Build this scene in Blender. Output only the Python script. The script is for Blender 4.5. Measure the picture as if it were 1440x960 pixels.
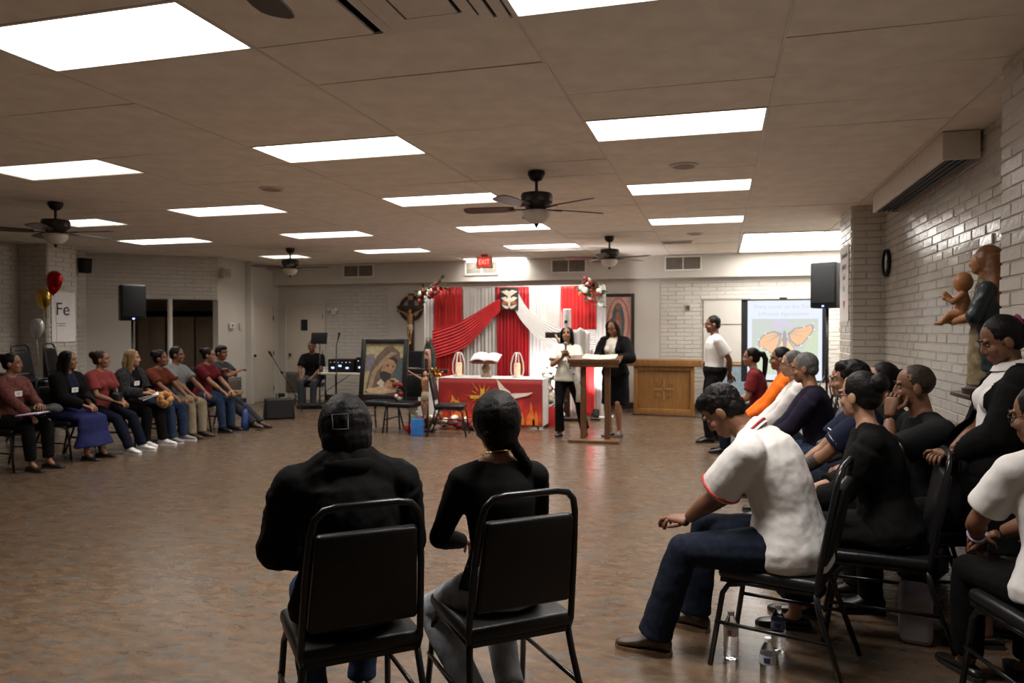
import bpy, bmesh, math, random
import numpy as np
from mathutils import Vector, Matrix, Euler, noise
R = math.radians
V = Vector
rnd = random.Random(7)
for o in list(bpy.data.objects): bpy.data.objects.remove(o)
SC = bpy.context.scene
COL = SC.collection

# ------------------------------------------------------------ camera, world, exposure
cam = bpy.data.cameras.new('camera'); camo = bpy.data.objects.new('camera', cam); COL.objects.link(camo)
camo.location = (0, 0, 1.5); camo.rotation_euler = (R(90 - .82), 0, R(15.65))
cam.sensor_width = 36; cam.lens = 26.05; cam.clip_start = .05
cam.dof.use_dof = True; cam.dof.focus_distance = 3.4; cam.dof.aperture_fstop = 3.5
SC.camera = camo
w = bpy.data.worlds.new('world'); SC.world = w; w.use_nodes = True
w.node_tree.nodes['Background'].inputs[0].default_value = (.5, .5, .55, 1)
w.node_tree.nodes['Background'].inputs[1].default_value = .01
SC.view_settings.view_transform = 'Standard'; SC.view_settings.look = 'None'
SC.view_settings.gamma = 1; SC.view_settings.use_curve_mapping = False
SC.view_settings.exposure = 0.58
LAMP = 3.0            # ceiling panels
SPOT = 26.0           # watts thrown downward through each prismatic panel
SKYL = 7.5           # daylight panel at the right rear

# ------------------------------------------------------------ materials
MATS = {}
def M(name, col, rough=.6, metal=0., var=.12, scale=14., bump=0., bscale=60., trans=0., emit=None, estr=0., spec=None, col2=None, sheen=0., stretch=None, alpha=None):
    if name in MATS: return MATS[name]
    m = bpy.data.materials.new(name); m.use_nodes = True; nt = m.node_tree; nd = nt.nodes; lk = nt.links
    b = nd['Principled BSDF']
    b.inputs['Roughness'].default_value = rough; b.inputs['Metallic'].default_value = metal
    if spec is not None: b.inputs['Specular IOR Level'].default_value = spec
    if trans: b.inputs['Transmission Weight'].default_value = trans; b.inputs['IOR'].default_value = 1.33
    if alpha is not None: b.inputs['Alpha'].default_value = alpha
    if sheen: b.inputs['Sheen Weight'].default_value = sheen
    tc = nd.new('ShaderNodeTexCoord'); src = tc.outputs['Object']
    if stretch:
        mp = nd.new('ShaderNodeMapping'); mp.inputs['Scale'].default_value = stretch; lk.new(src, mp.inputs[0]); src = mp.outputs[0]
    n = nd.new('ShaderNodeTexNoise'); n.inputs['Scale'].default_value = scale; n.inputs['Detail'].default_value = 4; lk.new(src, n.inputs['Vector'])
    r = nd.new('ShaderNodeValToRGB'); e = r.color_ramp.elements
    c2 = col2 if col2 else tuple(c * (1 + var) for c in col); c1 = col if col2 else tuple(c * (1 - var) for c in col)
    e[0].position = .35; e[1].position = .65; e[0].color = (*c1, 1); e[1].color = (*c2, 1)
    lk.new(n.outputs[0], r.inputs[0]); lk.new(r.outputs[0], b.inputs['Base Color'])
    if bump:
        n2 = nd.new('ShaderNodeTexNoise'); n2.inputs['Scale'].default_value = bscale; n2.inputs['Detail'].default_value = 3; lk.new(src, n2.inputs['Vector'])
        bp = nd.new('ShaderNodeBump'); bp.inputs['Strength'].default_value = bump; bp.inputs['Distance'].default_value = .01
        lk.new(n2.outputs[0], bp.inputs['Height']); lk.new(bp.outputs[0], b.inputs['Normal'])
    if emit:
        b.inputs['Emission Color'].default_value = (*emit, 1); b.inputs['Emission Strength'].default_value = estr
    MATS[name] = m; return m
def wood(name, c1, c2, rough=.4, axis=(1, 12, 12), sc=3.):
    return M(name, c1, rough, col2=c2, scale=sc, stretch=axis, bump=.05, bscale=20)
def floor_mat():
    m = bpy.data.materials.new('vinyl_floor'); m.use_nodes = True; nt = m.node_tree; nd = nt.nodes; lk = nt.links
    b = nd['Principled BSDF']; tc = nd.new('ShaderNodeTexCoord'); b.inputs['Specular IOR Level'].default_value = .36
    def nz(s, det=5, dist=0., off=0):
        mp = nd.new('ShaderNodeMapping'); mp.inputs['Location'].default_value = (off, off * .7, 0); mp.inputs['Scale'].default_value = (.6, 1.25, 1); lk.new(tc.outputs['Object'], mp.inputs[0])
        n = nd.new('ShaderNodeTexNoise'); n.inputs['Scale'].default_value = s; n.inputs['Detail'].default_value = det; n.inputs['Distortion'].default_value = dist
        n.inputs['Roughness'].default_value = .65
        lk.new(mp.outputs[0], n.inputs['Vector']); return n.outputs[0]
    def ramp(src, stops):
        r = nd.new('ShaderNodeValToRGB'); e = r.color_ramp.elements
        while len(e) < len(stops): e.new(.5)
        for k, (p, c) in enumerate(stops): e[k].position = p; e[k].color = (*c, 1)
        lk.new(src, r.inputs[0]); return r.outputs[0]
    def mix(f, a, c, mode='MIX'):
        x = nd.new('ShaderNodeMix'); x.data_type = 'RGBA'; x.blend_type = mode
        if isinstance(f, float): x.inputs[0].default_value = f
        else: lk.new(f, x.inputs[0])
        lk.new(a, x.inputs[6]); lk.new(c, x.inputs[7]); return x.outputs[2]
    base = ramp(nz(13, 6, .8), [(.30, (.058, .035, .021)), (.5, (.098, .063, .038)), (.7, (.145, .094, .058))])
    grey = ramp(nz(18, 6, 1.2, 3), [(.3, (.052, .049, .046)), (.7, (.115, .102, .084))])
    gm = ramp(nz(9, 7, 1.0, 11), [(.50, (0, 0, 0)), (.62, (.85, .85, .85))])
    c = mix(gm, base, grey)
    org = ramp(nz(26, 5, .6, 5), [(.3, (.165, .072, .027)), (.7, (.21, .105, .042))])
    om = ramp(nz(14, 7, 1.0, 23), [(.56, (0, 0, 0)), (.68, (.6, .6, .6))])
    c = mix(om, c, org)
    lk.new(c, b.inputs['Base Color'])
    rr = nd.new('ShaderNodeMapRange'); rr.inputs[3].default_value = .20; rr.inputs[4].default_value = .34
    lk.new(nz(5, 5), rr.inputs[0]); lk.new(rr.outputs[0], b.inputs['Roughness'])
    bp = nd.new('ShaderNodeBump'); bp.inputs['Strength'].default_value = .06; bp.inputs['Distance'].default_value = .004
    lk.new(nz(30, 3), bp.inputs['Height']); lk.new(bp.outputs[0], b.inputs['Normal'])
    return m

# ------------------------------------------------------------ mesh builder
class MB:
    def __init__(s): s.v = []; s.f = []; s.mi = []; s.cur = 0
    def add(s, vs, fs):
        o = len(s.v); s.v += [tuple(p) for p in vs]
        for f in fs: s.f.append(tuple(i + o for i in f)); s.mi.append(s.cur)
        return s
    def loft(s, pts, rad, n=12, side=None, caps=True, closed=False):
        pts = [V(p) for p in pts]; N = len(pts); vs = []; fs = []
        prev = None
        for i, p in enumerate(pts):
            a = pts[i - 1] if (i > 0 or closed) else pts[i]; b = pts[(i + 1) % N] if (i < N - 1 or closed) else pts[i]
            t = (b - a)
            t = t.normalized() if t.length > 1e-9 else V((0, 0, 1))
            ref = V(side) if side is not None else (prev if prev is not None else (V((1, 0, 0)) if abs(t.x) < .8 else V((0, 1, 0))))
            x = ref - t * ref.dot(t)
            if x.length < 1e-6: x = t.orthogonal()
            x.normalize(); prev = x; y = t.cross(x)
            r = rad[i] if isinstance(rad, (list, tuple)) else rad
            rx, ry = r if isinstance(r, (tuple, list)) else (r, r)
            for k in range(n):
                q = 2 * math.pi * k / n; vs.append(p + x * rx * math.cos(q) + y * ry * math.sin(q))
        for i in range(N if closed else N - 1):
            j = (i + 1) % N
            for k in range(n): l = (k + 1) % n; fs.append((i * n + k, i * n + l, j * n + l, j * n + k))
        if caps and not closed:
            fs.append(tuple(range(n - 1, -1, -1))); fs.append(tuple((N - 1) * n + k for k in range(n)))
        return s.add(vs, fs)
    def ell(s, c, r, rot=None, seg=14, rings=9):
        c = V(c); r = r if isinstance(r, (tuple, list)) else (r, r, r); vs = []; fs = []
        rot = rot or Matrix.Identity(3)
        vs.append(c + rot @ V((0, 0, r[2])))
        for i in range(1, rings):
            a = math.pi * i / rings
            for k in range(seg):
                q = 2 * math.pi * k / seg
                vs.append(c + rot @ V((r[0] * math.sin(a) * math.cos(q), r[1] * math.sin(a) * math.sin(q), r[2] * math.cos(a))))
        vs.append(c + rot @ V((0, 0, -r[2]))); L = len(vs) - 1
        for k in range(seg): fs.append((0, 1 + k, 1 + (k + 1) % seg))
        for i in range(rings - 2):
            for k in range(seg):
                a = 1 + i * seg; fs.append((a + k, a + seg + k, a + seg + (k + 1) % seg, a + (k + 1) % seg))
        a = 1 + (rings - 2) * seg
        for k in range(seg): fs.append((L, a + (k + 1) % seg, a + k))
        return s.add(vs, fs)
    def cone(s, a, b, ra, rb, n=12):      # capsule-like limb with rounded ends
        s.loft([a, b], [ra, rb], n); s.ell(a, ra, seg=n, rings=8); s.ell(b, rb, seg=n, rings=8); return s
    def box(s, c, size, rot=None, taper=1., bev=0.):
        c = V(c); x, y, z = (d / 2 for d in size); rot = rot or Matrix.Identity(3)
        if bev <= 0:
            vs = [c + rot @ V((sx * x * (taper if sz > 0 else 1), sy * y, sz * z)) for sz in (-1, 1) for sy in (-1, 1) for sx in (-1, 1)]
            return s.add(vs, [(0, 2, 3, 1), (4, 5, 7, 6), (0, 1, 5, 4), (2, 6, 7, 3), (0, 4, 6, 2), (1, 3, 7, 5)])
        bm = bmesh.new(); bmesh.ops.create_cube(bm, size=1)
        for v in bm.verts:
            t = taper if v.co.z > 0 else 1; v.co = V((v.co.x * size[0] * t, v.co.y * size[1], v.co.z * size[2]))
        bmesh.ops.bevel(bm, geom=bm.edges[:], offset=bev, segments=3, affect='EDGES', profile=.5)
        bm.verts.index_update()
        vs = [c + rot @ v.co for v in bm.verts]; fs = [tuple(v.index for v in f.verts) for f in bm.faces]; bm.free()
        return s.add(vs, fs)
    def tube(s, pts, r, n=8, closed=False): return s.loft(pts, r, n, closed=closed)
    def lathe(s, prof, c=(0, 0, 0), n=20, axis=None):
        c = V(c); vs = []; fs = []; rot = V((0, 0, 1)).rotation_difference(V(axis)).to_matrix() if axis else Matrix.Identity(3)
        for r, z in prof:
            for k in range(n): q = 2 * math.pi * k / n; vs.append(c + rot @ V((r * math.cos(q), r * math.sin(q), z)))
        for i in range(len(prof) - 1):
            for k in range(n): l = (k + 1) % n; fs.append((i * n + k, i * n + l, (i + 1) * n + l, (i + 1) * n + k))
        fs.append(tuple(range(n - 1, -1, -1))); fs.append(tuple((len(prof) - 1) * n + k for k in range(n)))
        return s.add(vs, fs)
    def plate(s, poly, org, u, vv, nrm, th):      # extruded flat outline on the plane (org,u,vv), thickness th along nrm
        org, u, vv, nrm = V(org), V(u), V(vv), V(nrm); n = len(poly)
        a = [org + u * p[0] + vv * p[1] for p in poly]; b = [p + nrm * th for p in a]
        return s.add(a + b, [tuple(range(n - 1, -1, -1)), tuple(range(n, 2 * n))] + [(i, (i + 1) % n, n + (i + 1) % n, n + i) for i in range(n)])
    def sheet(s, fn, nu, nv):
        vs = [fn(i / nu, j / nv) for j in range(nv + 1) for i in range(nu + 1)]
        return s.add(vs, [(j * (nu + 1) + i, j * (nu + 1) + i + 1, (j + 1) * (nu + 1) + i + 1, (j + 1) * (nu + 1) + i) for j in range(nv) for i in range(nu)])
    def mesh(s, name, mats, smooth=True):
        me = bpy.data.meshes.new(name); me.from_pydata(s.v, [], s.f)
        for m in (mats if isinstance(mats, (list, tuple)) else [mats]): me.materials.append(m)
        me.polygons.foreach_set('material_index', s.mi)
        if smooth: me.polygons.foreach_set('use_smooth', [True] * len(s.f))
        me.update(); return me
    def build(s, name, mats, parent=None, smooth=True, fix=True, auto=None):
        me = s.mesh(name, mats, smooth)
        if fix:
            bm = bmesh.new(); bm.from_mesh(me); bmesh.ops.recalc_face_normals(bm, faces=bm.faces); bm.to_mesh(me); bm.free()
        if auto: me.set_sharp_from_angle(angle=R(auto))
        o = bpy.data.objects.new(name, me); COL.objects.link(o); o.parent = parent; return o

def tag(o, label=None, cat=None, group=None, kind=None):
    if label: o['label'] = label
    if cat: o['category'] = cat
    if group: o['group'] = group
    if kind: o['kind'] = kind
    return o
def empty(name, loc, rz=0., label=None, cat=None, group=None):
    o = bpy.data.objects.new(name, None); o.empty_display_size = .1; COL.objects.link(o)
    o.location = loc; o.rotation_euler = (0, 0, R(rz)); return tag(o, label, cat, group)
def bx(name, c, size, m, parent=None, bev=0., rot=None, taper=1.):
    return MB().box(c, size, rot, taper, bev).build(name, m, parent, smooth=bev > 0, auto=40 if bev > 0 else None)
def copy_tree(o, parent=None):
    c = o.copy(); COL.objects.link(c); c.parent = parent
    for ch in list(o.children): copy_tree(ch, c)
    return c
JOBS = []
def job(mb, name, mat, parent=None, vox=.01, smooth=4, disp=0., dscale=.1, post=None):
    o = mb.build(name, mat, parent, fix=False)
    r = o.modifiers.new('r', 'REMESH'); r.mode = 'VOXEL'; r.voxel_size = vox; r.use_smooth_shade = True
    if smooth: q = o.modifiers.new('s', 'SMOOTH'); q.factor = .5; q.iterations = smooth
    if disp:
        t = bpy.data.textures.new('folds', 'CLOUDS'); t.noise_scale = dscale; t.noise_depth = 2
        d = o.modifiers.new('d', 'DISPLACE'); d.texture = t; d.strength = disp; d.mid_level = .5; d.texture_coords = 'LOCAL'
    JOBS.append((o, post)); return o
def text_mesh(txt, size, m, parent, loc, rot, ext=.0015, name='lettering', align='CENTER', width=None):
    cu = bpy.data.curves.new('t', 'FONT'); cu.body = txt; cu.size = size; cu.extrude = ext; cu.align_x = align; cu.align_y = 'CENTER'
    o = bpy.data.objects.new('t', cu); COL.objects.link(o); bpy.context.view_layer.update()
    me = bpy.data.meshes.new_from_object(o.evaluated_get(bpy.context.evaluated_depsgraph_get())); bpy.data.objects.remove(o)
    bm = bmesh.new(); bm.from_mesh(me); bmesh.ops.remove_doubles(bm, verts=bm.verts, dist=1e-5); bm.verts.ensure_lookup_table()
    xs = [v.co.x for v in bm.verts]; k = width / (max(xs) - min(xs)) if width else 1.; todo = set(bm.verts); isl = []
    while todo:
        st = [todo.pop()]; got = list(st)
        while st:
            v = st.pop()
            for e in v.link_edges:
                q = e.other_vert(v)
                if q in todo: todo.discard(q); st.append(q); got.append(q)
        isl.append(got)
    for got in isl:                                    # every letter (or dot) is a piece of its own
        ix = {v: i for i, v in enumerate(got)}; fs = {f for v in got for f in v.link_faces}
        nm = bpy.data.meshes.new('letter'); nm.from_pydata([(v.co.x * k, v.co.y, v.co.z) for v in got], [], [[ix[v] for v in f.verts] for f in fs]); nm.materials.append(m)
        r = bpy.data.objects.new('letter', nm); COL.objects.link(r); r.parent = parent; r.location = loc; r.rotation_euler = rot
    bm.free(); bpy.data.meshes.remove(me)

# palette
white_paint = M('painted_block', (.565, .53, .475), .42, var=.05, scale=3, bump=.25, bscale=45)
gloss_paint = M('glossy_painted_brick', (.53, .50, .455), .17, var=.05, scale=4, bump=.3, bscale=35)
plaster = M('smooth_plaster', (.565, .53, .475), .55, var=.03, scale=2, bump=.08, bscale=80)
ceil_m = M('ceiling_tile_face', (.86, .79, .70), .9, var=.06, scale=5, bump=.35, bscale=220)
tee_m = M('tee_bar', (.66, .61, .56), .5, var=.04)
dark_gap = M('dark_void', (.03, .026, .022), .9)
black_metal = M('black_metal', (.006, .006, .007), .28, var=.1, spec=.45)
black_vinyl = M('black_vinyl', (.007, .007, .008), .40, var=.15, bump=.12, bscale=90, spec=.35)
black_plastic = M('black_plastic', (.006, .006, .0065), .55, var=.1, spec=.25)
speaker_grill = M('speaker_grille', (.006, .006, .007), .75, bump=.5, bscale=300)
oak = wood('oak_wood', (.25, .115, .030), (.34, .17, .052), .38, (12, 2, 1.2), 3)
dark_wood = wood('dark_wood', (.022, .012, .008), (.040, .020, .012), .4)
mid_wood = wood('brown_wood', (.10, .045, .019), (.15, .072, .030), .35, (10, 10, 1.2), 3)
white_metal = M('white_enamel', (.72, .68, .62), .4, var=.03)
beige = M('beige_plastic', (.60, .54, .45), .5, var=.03)
gold = M('gold_foil', (.75, .48, .08), .22, metal=1., var=.15, bump=.3, bscale=30)
chrome = M('chrome', (.6, .6, .62), .15, metal=1.)
red_cloth = M('red_satin', (.55, .008, .008), .5, var=.12, scale=5, sheen=.2)
sheer_red = M('red_chiffon', (.60, .02, .025), .6, var=.12, scale=5)
seq_red = M('dark_red_sequin', (.36, .006, .012), .28, var=.5, scale=260, bump=.5, bscale=260)
white_cloth = M('white_chiffon', (.58, .555, .53), .75, var=.04, scale=4)
paper = M('white_paper', (.78, .75, .74), .7, var=.03)
ink = M('black_ink', (.03, .03, .04), .8)
leaf_m = M('leaf_green', (.05, .10, .03), .55, var=.4)
rose_red = M('dark_red_rose', (.17, .006, .010), .6, var=.3, scale=60)
rose_white = M('cream_rose', (.78, .70, .58), .6, var=.1, scale=60)
glow = M('lit_diffuser', (.9, .9, .9), .6, emit=(1, .955, .90), estr=LAMP)
glow_dim = M('half_lit_diffuser', (.85, .82, .75), .6, emit=(1, .93, .82), estr=LAMP * .38)
day = M('daylight_diffuser', (.9, .9, .9), .6, emit=(1, .97, .92), estr=SKYL)

exec_parts = []
# ------------------------------------------------------------ setting
H = 2.924
XS = [-13.0, -11.9, -10.6, -9.2, -7.8, -6.28, -4.96, -3.52, -2.26, -.90, .30, 1.5, 2.65]
Y0, DY = 2.70, .575
fl = bx('floor', (-5.2, 6.2, -.05), (16.2, 17.2, .1), floor_mat()); tag(fl, kind='structure')
ce = bx('ceiling', (-5.2, 6.2, H + .09), (16.2, 17.2, .05), dark_gap); tag(ce, kind='structure')
LIGHTS = [ # (col index, row index, material, label)
 (7, 0, glow, 'largest bright ceiling light, at the top left of the picture'),
 (9, 0, glow, 'ceiling light cut by the top edge beside the square air diffuser'),
 (5, 4, glow_dim, 'half lit dull ceiling light at the left edge of the picture'),
 (7, 4, glow, 'ceiling light straight behind the largest one, left of the middle'),
 (9, 4, glow, 'large ceiling light right of the middle, above the nearer middle fan'),
 (5, 8, glow, 'ceiling light between the half lit one and the small far left ones'),
 (7, 8, glow, 'ceiling light just left of the nearer middle fan'),
 (9, 8, glow, 'second ceiling light of the right hand line, right of the nearer middle fan'),
 (3, 12, glow, 'ceiling light above the left end of the slanted white beam'),
 (5, 12, glow, 'ceiling light behind and above the rear left fan'),
 (7, 12, glow, 'ceiling light right below the bowl of the nearer middle fan'),
 (9, 12, glow, 'third and farthest ceiling light of the right hand line'),
 (5, 16, glow, 'thin looking ceiling light in front of the leftmost soffit vents'),
 (7, 16, glow, 'thin looking ceiling light just left of the rear middle fan'),
 (6, 19.4, glow, 'ceiling light partly hidden by the exit sign'),
 (4, 16.7, glow_dim, 'ceiling light half hidden behind the rear left fan'),
 (4, 8.6, glow_dim, 'ceiling light hidden behind the motor of the near left fan')]
lit = {(c, int(round(r))) for c, r, _, _ in LIGHTS}
LX = {7: (-3.52, -2.26), 5: (-6.28, -4.98), 4: (-8.5, -7.62), 3: (-9.2, -7.8), 9: (-.90, .30), 6: (-4.92, -3.65)}
LX0 = {0: (-3.46, -2.26)}
skip = set()
tile_meshes = {}
def tile(x0, x1, y0, y1):
    key = (round(x1 - x0, 3), round(y1 - y0, 3))
    if key not in tile_meshes:
        mb = MB(); a, b = key; e = .004
        mb.box((0, 0, .009), (a - .012, b - .006, .012), taper=1.0); tile_meshes[key] = mb.mesh('ceiling_tile', ceil_m, False)
    o = bpy.data.objects.new('ceiling_tile', tile_meshes[key]); COL.objects.link(o); o.parent = ce
    o.location = ((x0 + x1) / 2, (y0 + y1) / 2, H - .002 + rnd.uniform(-.002, .002)); o.rotation_euler = (R(rnd.uniform(-.22, .22)), R(rnd.uniform(-.16, .16)), 0)
occupied = []
for i, (c, r, m, lab) in enumerate(LIGHTS):
    x0, x1 = LX[c]; y0 = Y0 + DY * r; y1 = y0 + DY
    occupied.append((x0, x1, y0, y1))
    t = empty('ceiling_light', ((x0 + x1) / 2, (y0 + y1) / 2, H), 0, lab, 'ceiling light', 'flush fluorescent ceiling lights')
    a, b = x1 - x0, y1 - y0; fr = MB()
    for sx, sy, lx, ly in ((0, b / 2 - .009, a, .018), (0, -b / 2 + .009, a, .018), (a / 2 - .009, 0, .018, b - .036), (-a / 2 + .009, 0, .018, b - .036)): fr.box((sx, sy, .008), (lx, ly, .02))
    fr.build('light_frame', white_metal, t, False)
    bx('diffuser', (0, 0, .012), (a - .036, b - .036, .008), m, t)
    ld = bpy.data.lights.new('panel_light', 'AREA'); ld.shape = 'RECTANGLE'; ld.size = a - .05; ld.size_y = b - .05
    ld.energy = SPOT * (.35 if m is glow_dim else .62 if c in (3, 4, 5) else 1); ld.color = (1, .95, .89); ld.spread = R(125)
    lo = bpy.data.objects.new('panel_light', ld); COL.objects.link(lo); lo.parent = t; lo.location = (0, 0, .004)
SKY = (.32, 2.62, 11.35, 13.95); occupied.append(SKY)
ACD = (-1.56, -.92, 2.70, 3.26); occupied.append((-1.6, -.9, 2.7, 3.275))
for ci in range(len(XS) - 1):
    for ri in range(-1, 21):
        x0, x1, y0, y1 = XS[ci], XS[ci + 1], Y0 + DY * ri, Y0 + DY * (ri + 1)
        if ri == 20: y1 = 14.4
        spans = [(x0, x1, y0, y1)]
        for (a, b, c, d) in occupied:
            new = []
            for (p, q, s, t) in spans:
                if a < q - .02 and b > p + .02 and c < t - .02 and d > s + .02:
                    if a > p + .03: new.append((p, a, s, t))
                    if b < q - .03: new.append((b, q, s, t))
                    aa, bb = max(a, p), min(b, q)
                    if c > s + .03: new.append((aa, bb, s, c))
                    if d < t - .03: new.append((aa, bb, d, t))
                else: new.append((p, q, s, t))
            spans = new
        for sp in spans: tile(*sp)
tb = MB()
for x in XS[1:-1]:
    for (ya, yb) in ((2.2, 14.4),):
        if abs(x - 1.5) < .01: yb = 11.35
        tb.box((x, (ya + yb) / 2, H + .002), (.014, yb - ya, .012))
tb.build('tee_bar', tee_m, ce, False)
bx('rear_ceiling_slab', (-5.2, -.15, H + .012), (16, 4.5, .02), ceil_m, ce)
# daylight panel
t = empty('skylight', (0, 0, H), 0, 'wide glaring daylight panel in the ceiling at the right rear corner', 'skylight')
fr = MB(); x0, x1, y0, y1 = SKY
for c, s in ((((x0 + x1) / 2, y0 + .012, .0), (x1 - x0, .024, .03)), (((x0 + x1) / 2, y1 - .012, .0), (x1 - x0, .024, .03)), ((x0 + .012, (y0 + y1) / 2, 0), (.024, y1 - y0 - .05, .03)), ((x1 - .012, (y0 + y1) / 2, 0), (.024, y1 - y0 - .05, .03))): fr.box(c, s)
fr.build('skylight_frame', white_metal, t, False)
for k in range(2):
    bx('skylight_panel', (x0 + (x1 - x0) * (.25 + .5 * k), (y0 + y1) / 2, .012), ((x1 - x0) / 2 - .04, y1 - y0 - .06, .01), day, t)

# walls -------------------------------------------------------
BL, BH = .30, .0775
def brick_mesh(l, h, d=.010, e=.006):
    a, b = l / 2 - .004, h / 2 - .003; mb = MB()
    vs = [(-a, 0, -b), (a, 0, -b), (a, 0, b), (-a, 0, b), (-a + e, -d, -b + e), (a - e, -d, -b + e), (a - e, -d, b - e), (-a + e, -d, b - e)]
    mb.add(vs, [(4, 5, 6, 7), (0, 1, 5, 4), (1, 2, 6, 5), (2, 3, 7, 6), (3, 0, 4, 7)]); return mb
def field_cells(L, Ht, z0=0.):
    out = []; rows = int(Ht / BH) + 1
    for r in range(rows):
        z = z0 + r * BH; off = (BL / 2 if r % 2 else 0); x = -off
        hh = min(BH, z0 + Ht - z)
        if hh < .03: continue
        while x < L - .01:
            a, b = max(0, x), min(L, x + BL)
            if b - a > .04: out.append(((a + b) / 2, z + hh / 2, b - a, hh))
            x += BL
    return out
def brick_wall(parent, A, B, Ht, mat, z0=0., indiv=None, depth=.010):
    """face bricks along A->B (left to right as seen from the room); outward normal to the right-hand viewer side"""
    A, B = V((*A, 0)), V((*B, 0)); d = (B - A); L = d.length; d.normalize(); n = V((d.y, -d.x, 0)); ang = math.atan2(d.y, d.x)
    stuff = MB(); cache = {}; cells = field_cells(L, Ht, z0)
    chosen = set()
    if indiv:
        score = []
        for k, (u, z, l, h) in enumerate(cells):
            p = A + d * u; dist = math.hypot(p.x, p.y)
            if z > indiv[1] and p.y > indiv[2]: score.append((dist, k))
        score.sort(); chosen = {k for _, k in score[:indiv[0]]}
    for k, (u, z, l, h) in enumerate(cells):
        p = A + d * u + V((0, 0, z)); tw, tl = rnd.gauss(0, 1.0), rnd.gauss(0, .9); pr = rnd.uniform(-.003, .002)
        if k in chosen:
            key = (round(l, 2), round(h, 3))
            if key not in cache: cache[key] = brick_mesh(l, h, depth).mesh('brick', mat, False)
            o = bpy.data.objects.new('brick', cache[key]); COL.objects.link(o); o.parent = parent
            o.location = p - n * pr; o.rotation_euler = (R(tl), 0, ang + R(tw))
        else:
            b = brick_mesh(l, h, depth); m = Euler((R(tl * .6), 0, ang + R(tw * .6))).to_matrix()
            stuff.add([p - n * pr + m @ V(q) for q in b.v], b.f)
    o = stuff.build('brick_courses', mat, parent, False, fix=False); o['kind'] = 'stuff'
def wall(name, A, B, z0, z1, mat, th=.12):
    A2, B2 = V((*A, 0)), V((*B, 0)); d = (B2 - A2); L = d.length; d.normalize(); n = V((d.y, -d.x, 0))
    c = (A2 + B2) / 2 - n * th / 2; rot = Matrix.Rotation(math.atan2(d.y, d.x), 3, 'Z')
    return tag(bx(name, (c.x, c.y, (z0 + z1) / 2), (L, th, z1 - z0), mat, rot=rot), kind='structure')
WB = 14.4
# right side: A->B listed so that the visible face is towards the room
wr = wall('wall_right', (1.8, 9.2), (1.8, 4.58), 0, H, gloss_paint)
brick_wall(wr, (1.8, 9.2), (1.8, 4.58), H, gloss_paint, indiv=(295, 1.0, 4.7))
pn = tag(bx('trim_1', (1.635, 2.79, H / 2), (.33, 3.58, H), gloss_paint), kind='structure')
brick_wall(pn, (1.47, 4.58), (1.47, 1.0), H, gloss_paint, indiv=(110, 1.2, 3.2))
brick_wall(pn, (1.8, 4.58), (1.47, 4.58), H, gloss_paint)
pf = tag(bx('trim_2', (1.63, 9.6, H / 2), (.36, .8, H), gloss_paint), kind='structure')
brick_wall(pf, (1.45, 9.2), (1.81, 9.2), H, white_paint)
brick_wall(pf, (1.45, 10.0), (1.45, 9.2), H, white_paint)
wall('wall_right_front', (1.8, 1.0), (1.8, -2.2), 0, H, plaster)
wall('wall_right_alcove', (2.65, 14.4), (2.65, 9.9), 0, H, white_paint)
wa = bpy.data.objects['wall_right_alcove']; brick_wall(wa, (2.65, 14.4), (2.65, 9.9), H, white_paint)
wall('wall_right_return', (2.65, 10.0), (1.8, 10.0), 0, H, plaster)
wall('wall_front', (2.0, -2.2), (-11.3, -2.2), 0, H, plaster)
wb = wall('wall_back', (-9.5, WB), (2.7, WB), 0, H, plaster)
brick_wall(wb, (-8.2, WB), (-6.75, WB), 2.45, white_paint)
brick_wall(wb, (-1.1, WB), (2.65, WB), 2.45, white_paint)
so = tag(bx('trim_3', (-3.4, WB - .1, 2.71), (12.1, .24, .43), plaster), kind='structure')
wl = wall('wall_left', (-11.1, -2.2), (-11.1, 9.55), 0, H, white_paint)
brick_wall(wl, (-11.1, 4.0), (-11.1, 9.55), H, white_paint)
cl = tag(bx('trim_4', (-10.8, 9.83, H / 2), (.6, .56, H), white_paint), kind='structure')
brick_wall(cl, (-11.1, 9.55), (-10.5, 9.55), H, white_paint); brick_wall(cl, (-10.5, 9.55), (-10.5, 10.11), H, white_paint)
wl2 = wall('wall_left_rear', (-11.1, 10.1), (-11.1, 10.9), 0, H, white_paint)
brick_wall(wl2, (-11.1, 10.11), (-11.1, 10.9), H, white_paint)
DA, DB = V((-11.1, 10.9, 0)), V((-9.4, 12.35, 0)); DD = (DB - DA).normalized()
DP = DA + DD * .78
wall('wall_left_slanted', DA[:2], DP[:2], 0, 2.1, plaster)
bm_ = wall('trim_5', DA[:2], DB[:2], 2.1, H, white_paint); brick_wall(bm_, DA[:2], DB[:2], H - 2.1, white_paint, z0=2.1)
wt = wall('wall_left_end', (-9.4, 12.35), (-9.4, 14.4), 0, H, plaster)
# dark alcove behind the slanted beam
al_dark = M('alcove_paint', (.58, .52, .44), .8, var=.08)
tan = M('tan_partition', (.50, .40, .28), .6, var=.06)
wall('wall_alcove_back', (-13.0, 13.3), (-9.55, 14.23), 0, H, al_dark)
wall('wall_alcove_side', (-12.6, 10.6), (-12.6, 13.6), 0, H, al_dark)
wall('wall_alcove_front', (-12.7, 10.85), (-11.1, 10.9), 0, H, al_dark)
bx('alcove_header', (-10.95, 13.45, 1.86), (3.0, .16, .12), black_metal, bpy.data.objects['wall_alcove_back'], rot=Matrix.Rotation(R(15.1), 3, 'Z'))
pt = empty('folding_partition', (-11.2, 13.2, 0), 15.1, 'tan folding partition of upright panels in the dark alcove at left', 'partition')
for k in range(8):
    bx('panel', (-.9 + k * .31, (.03 if k % 2 else -.03), .9), (.30, .03, 1.8), tan, pt, bev=.008)
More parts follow.
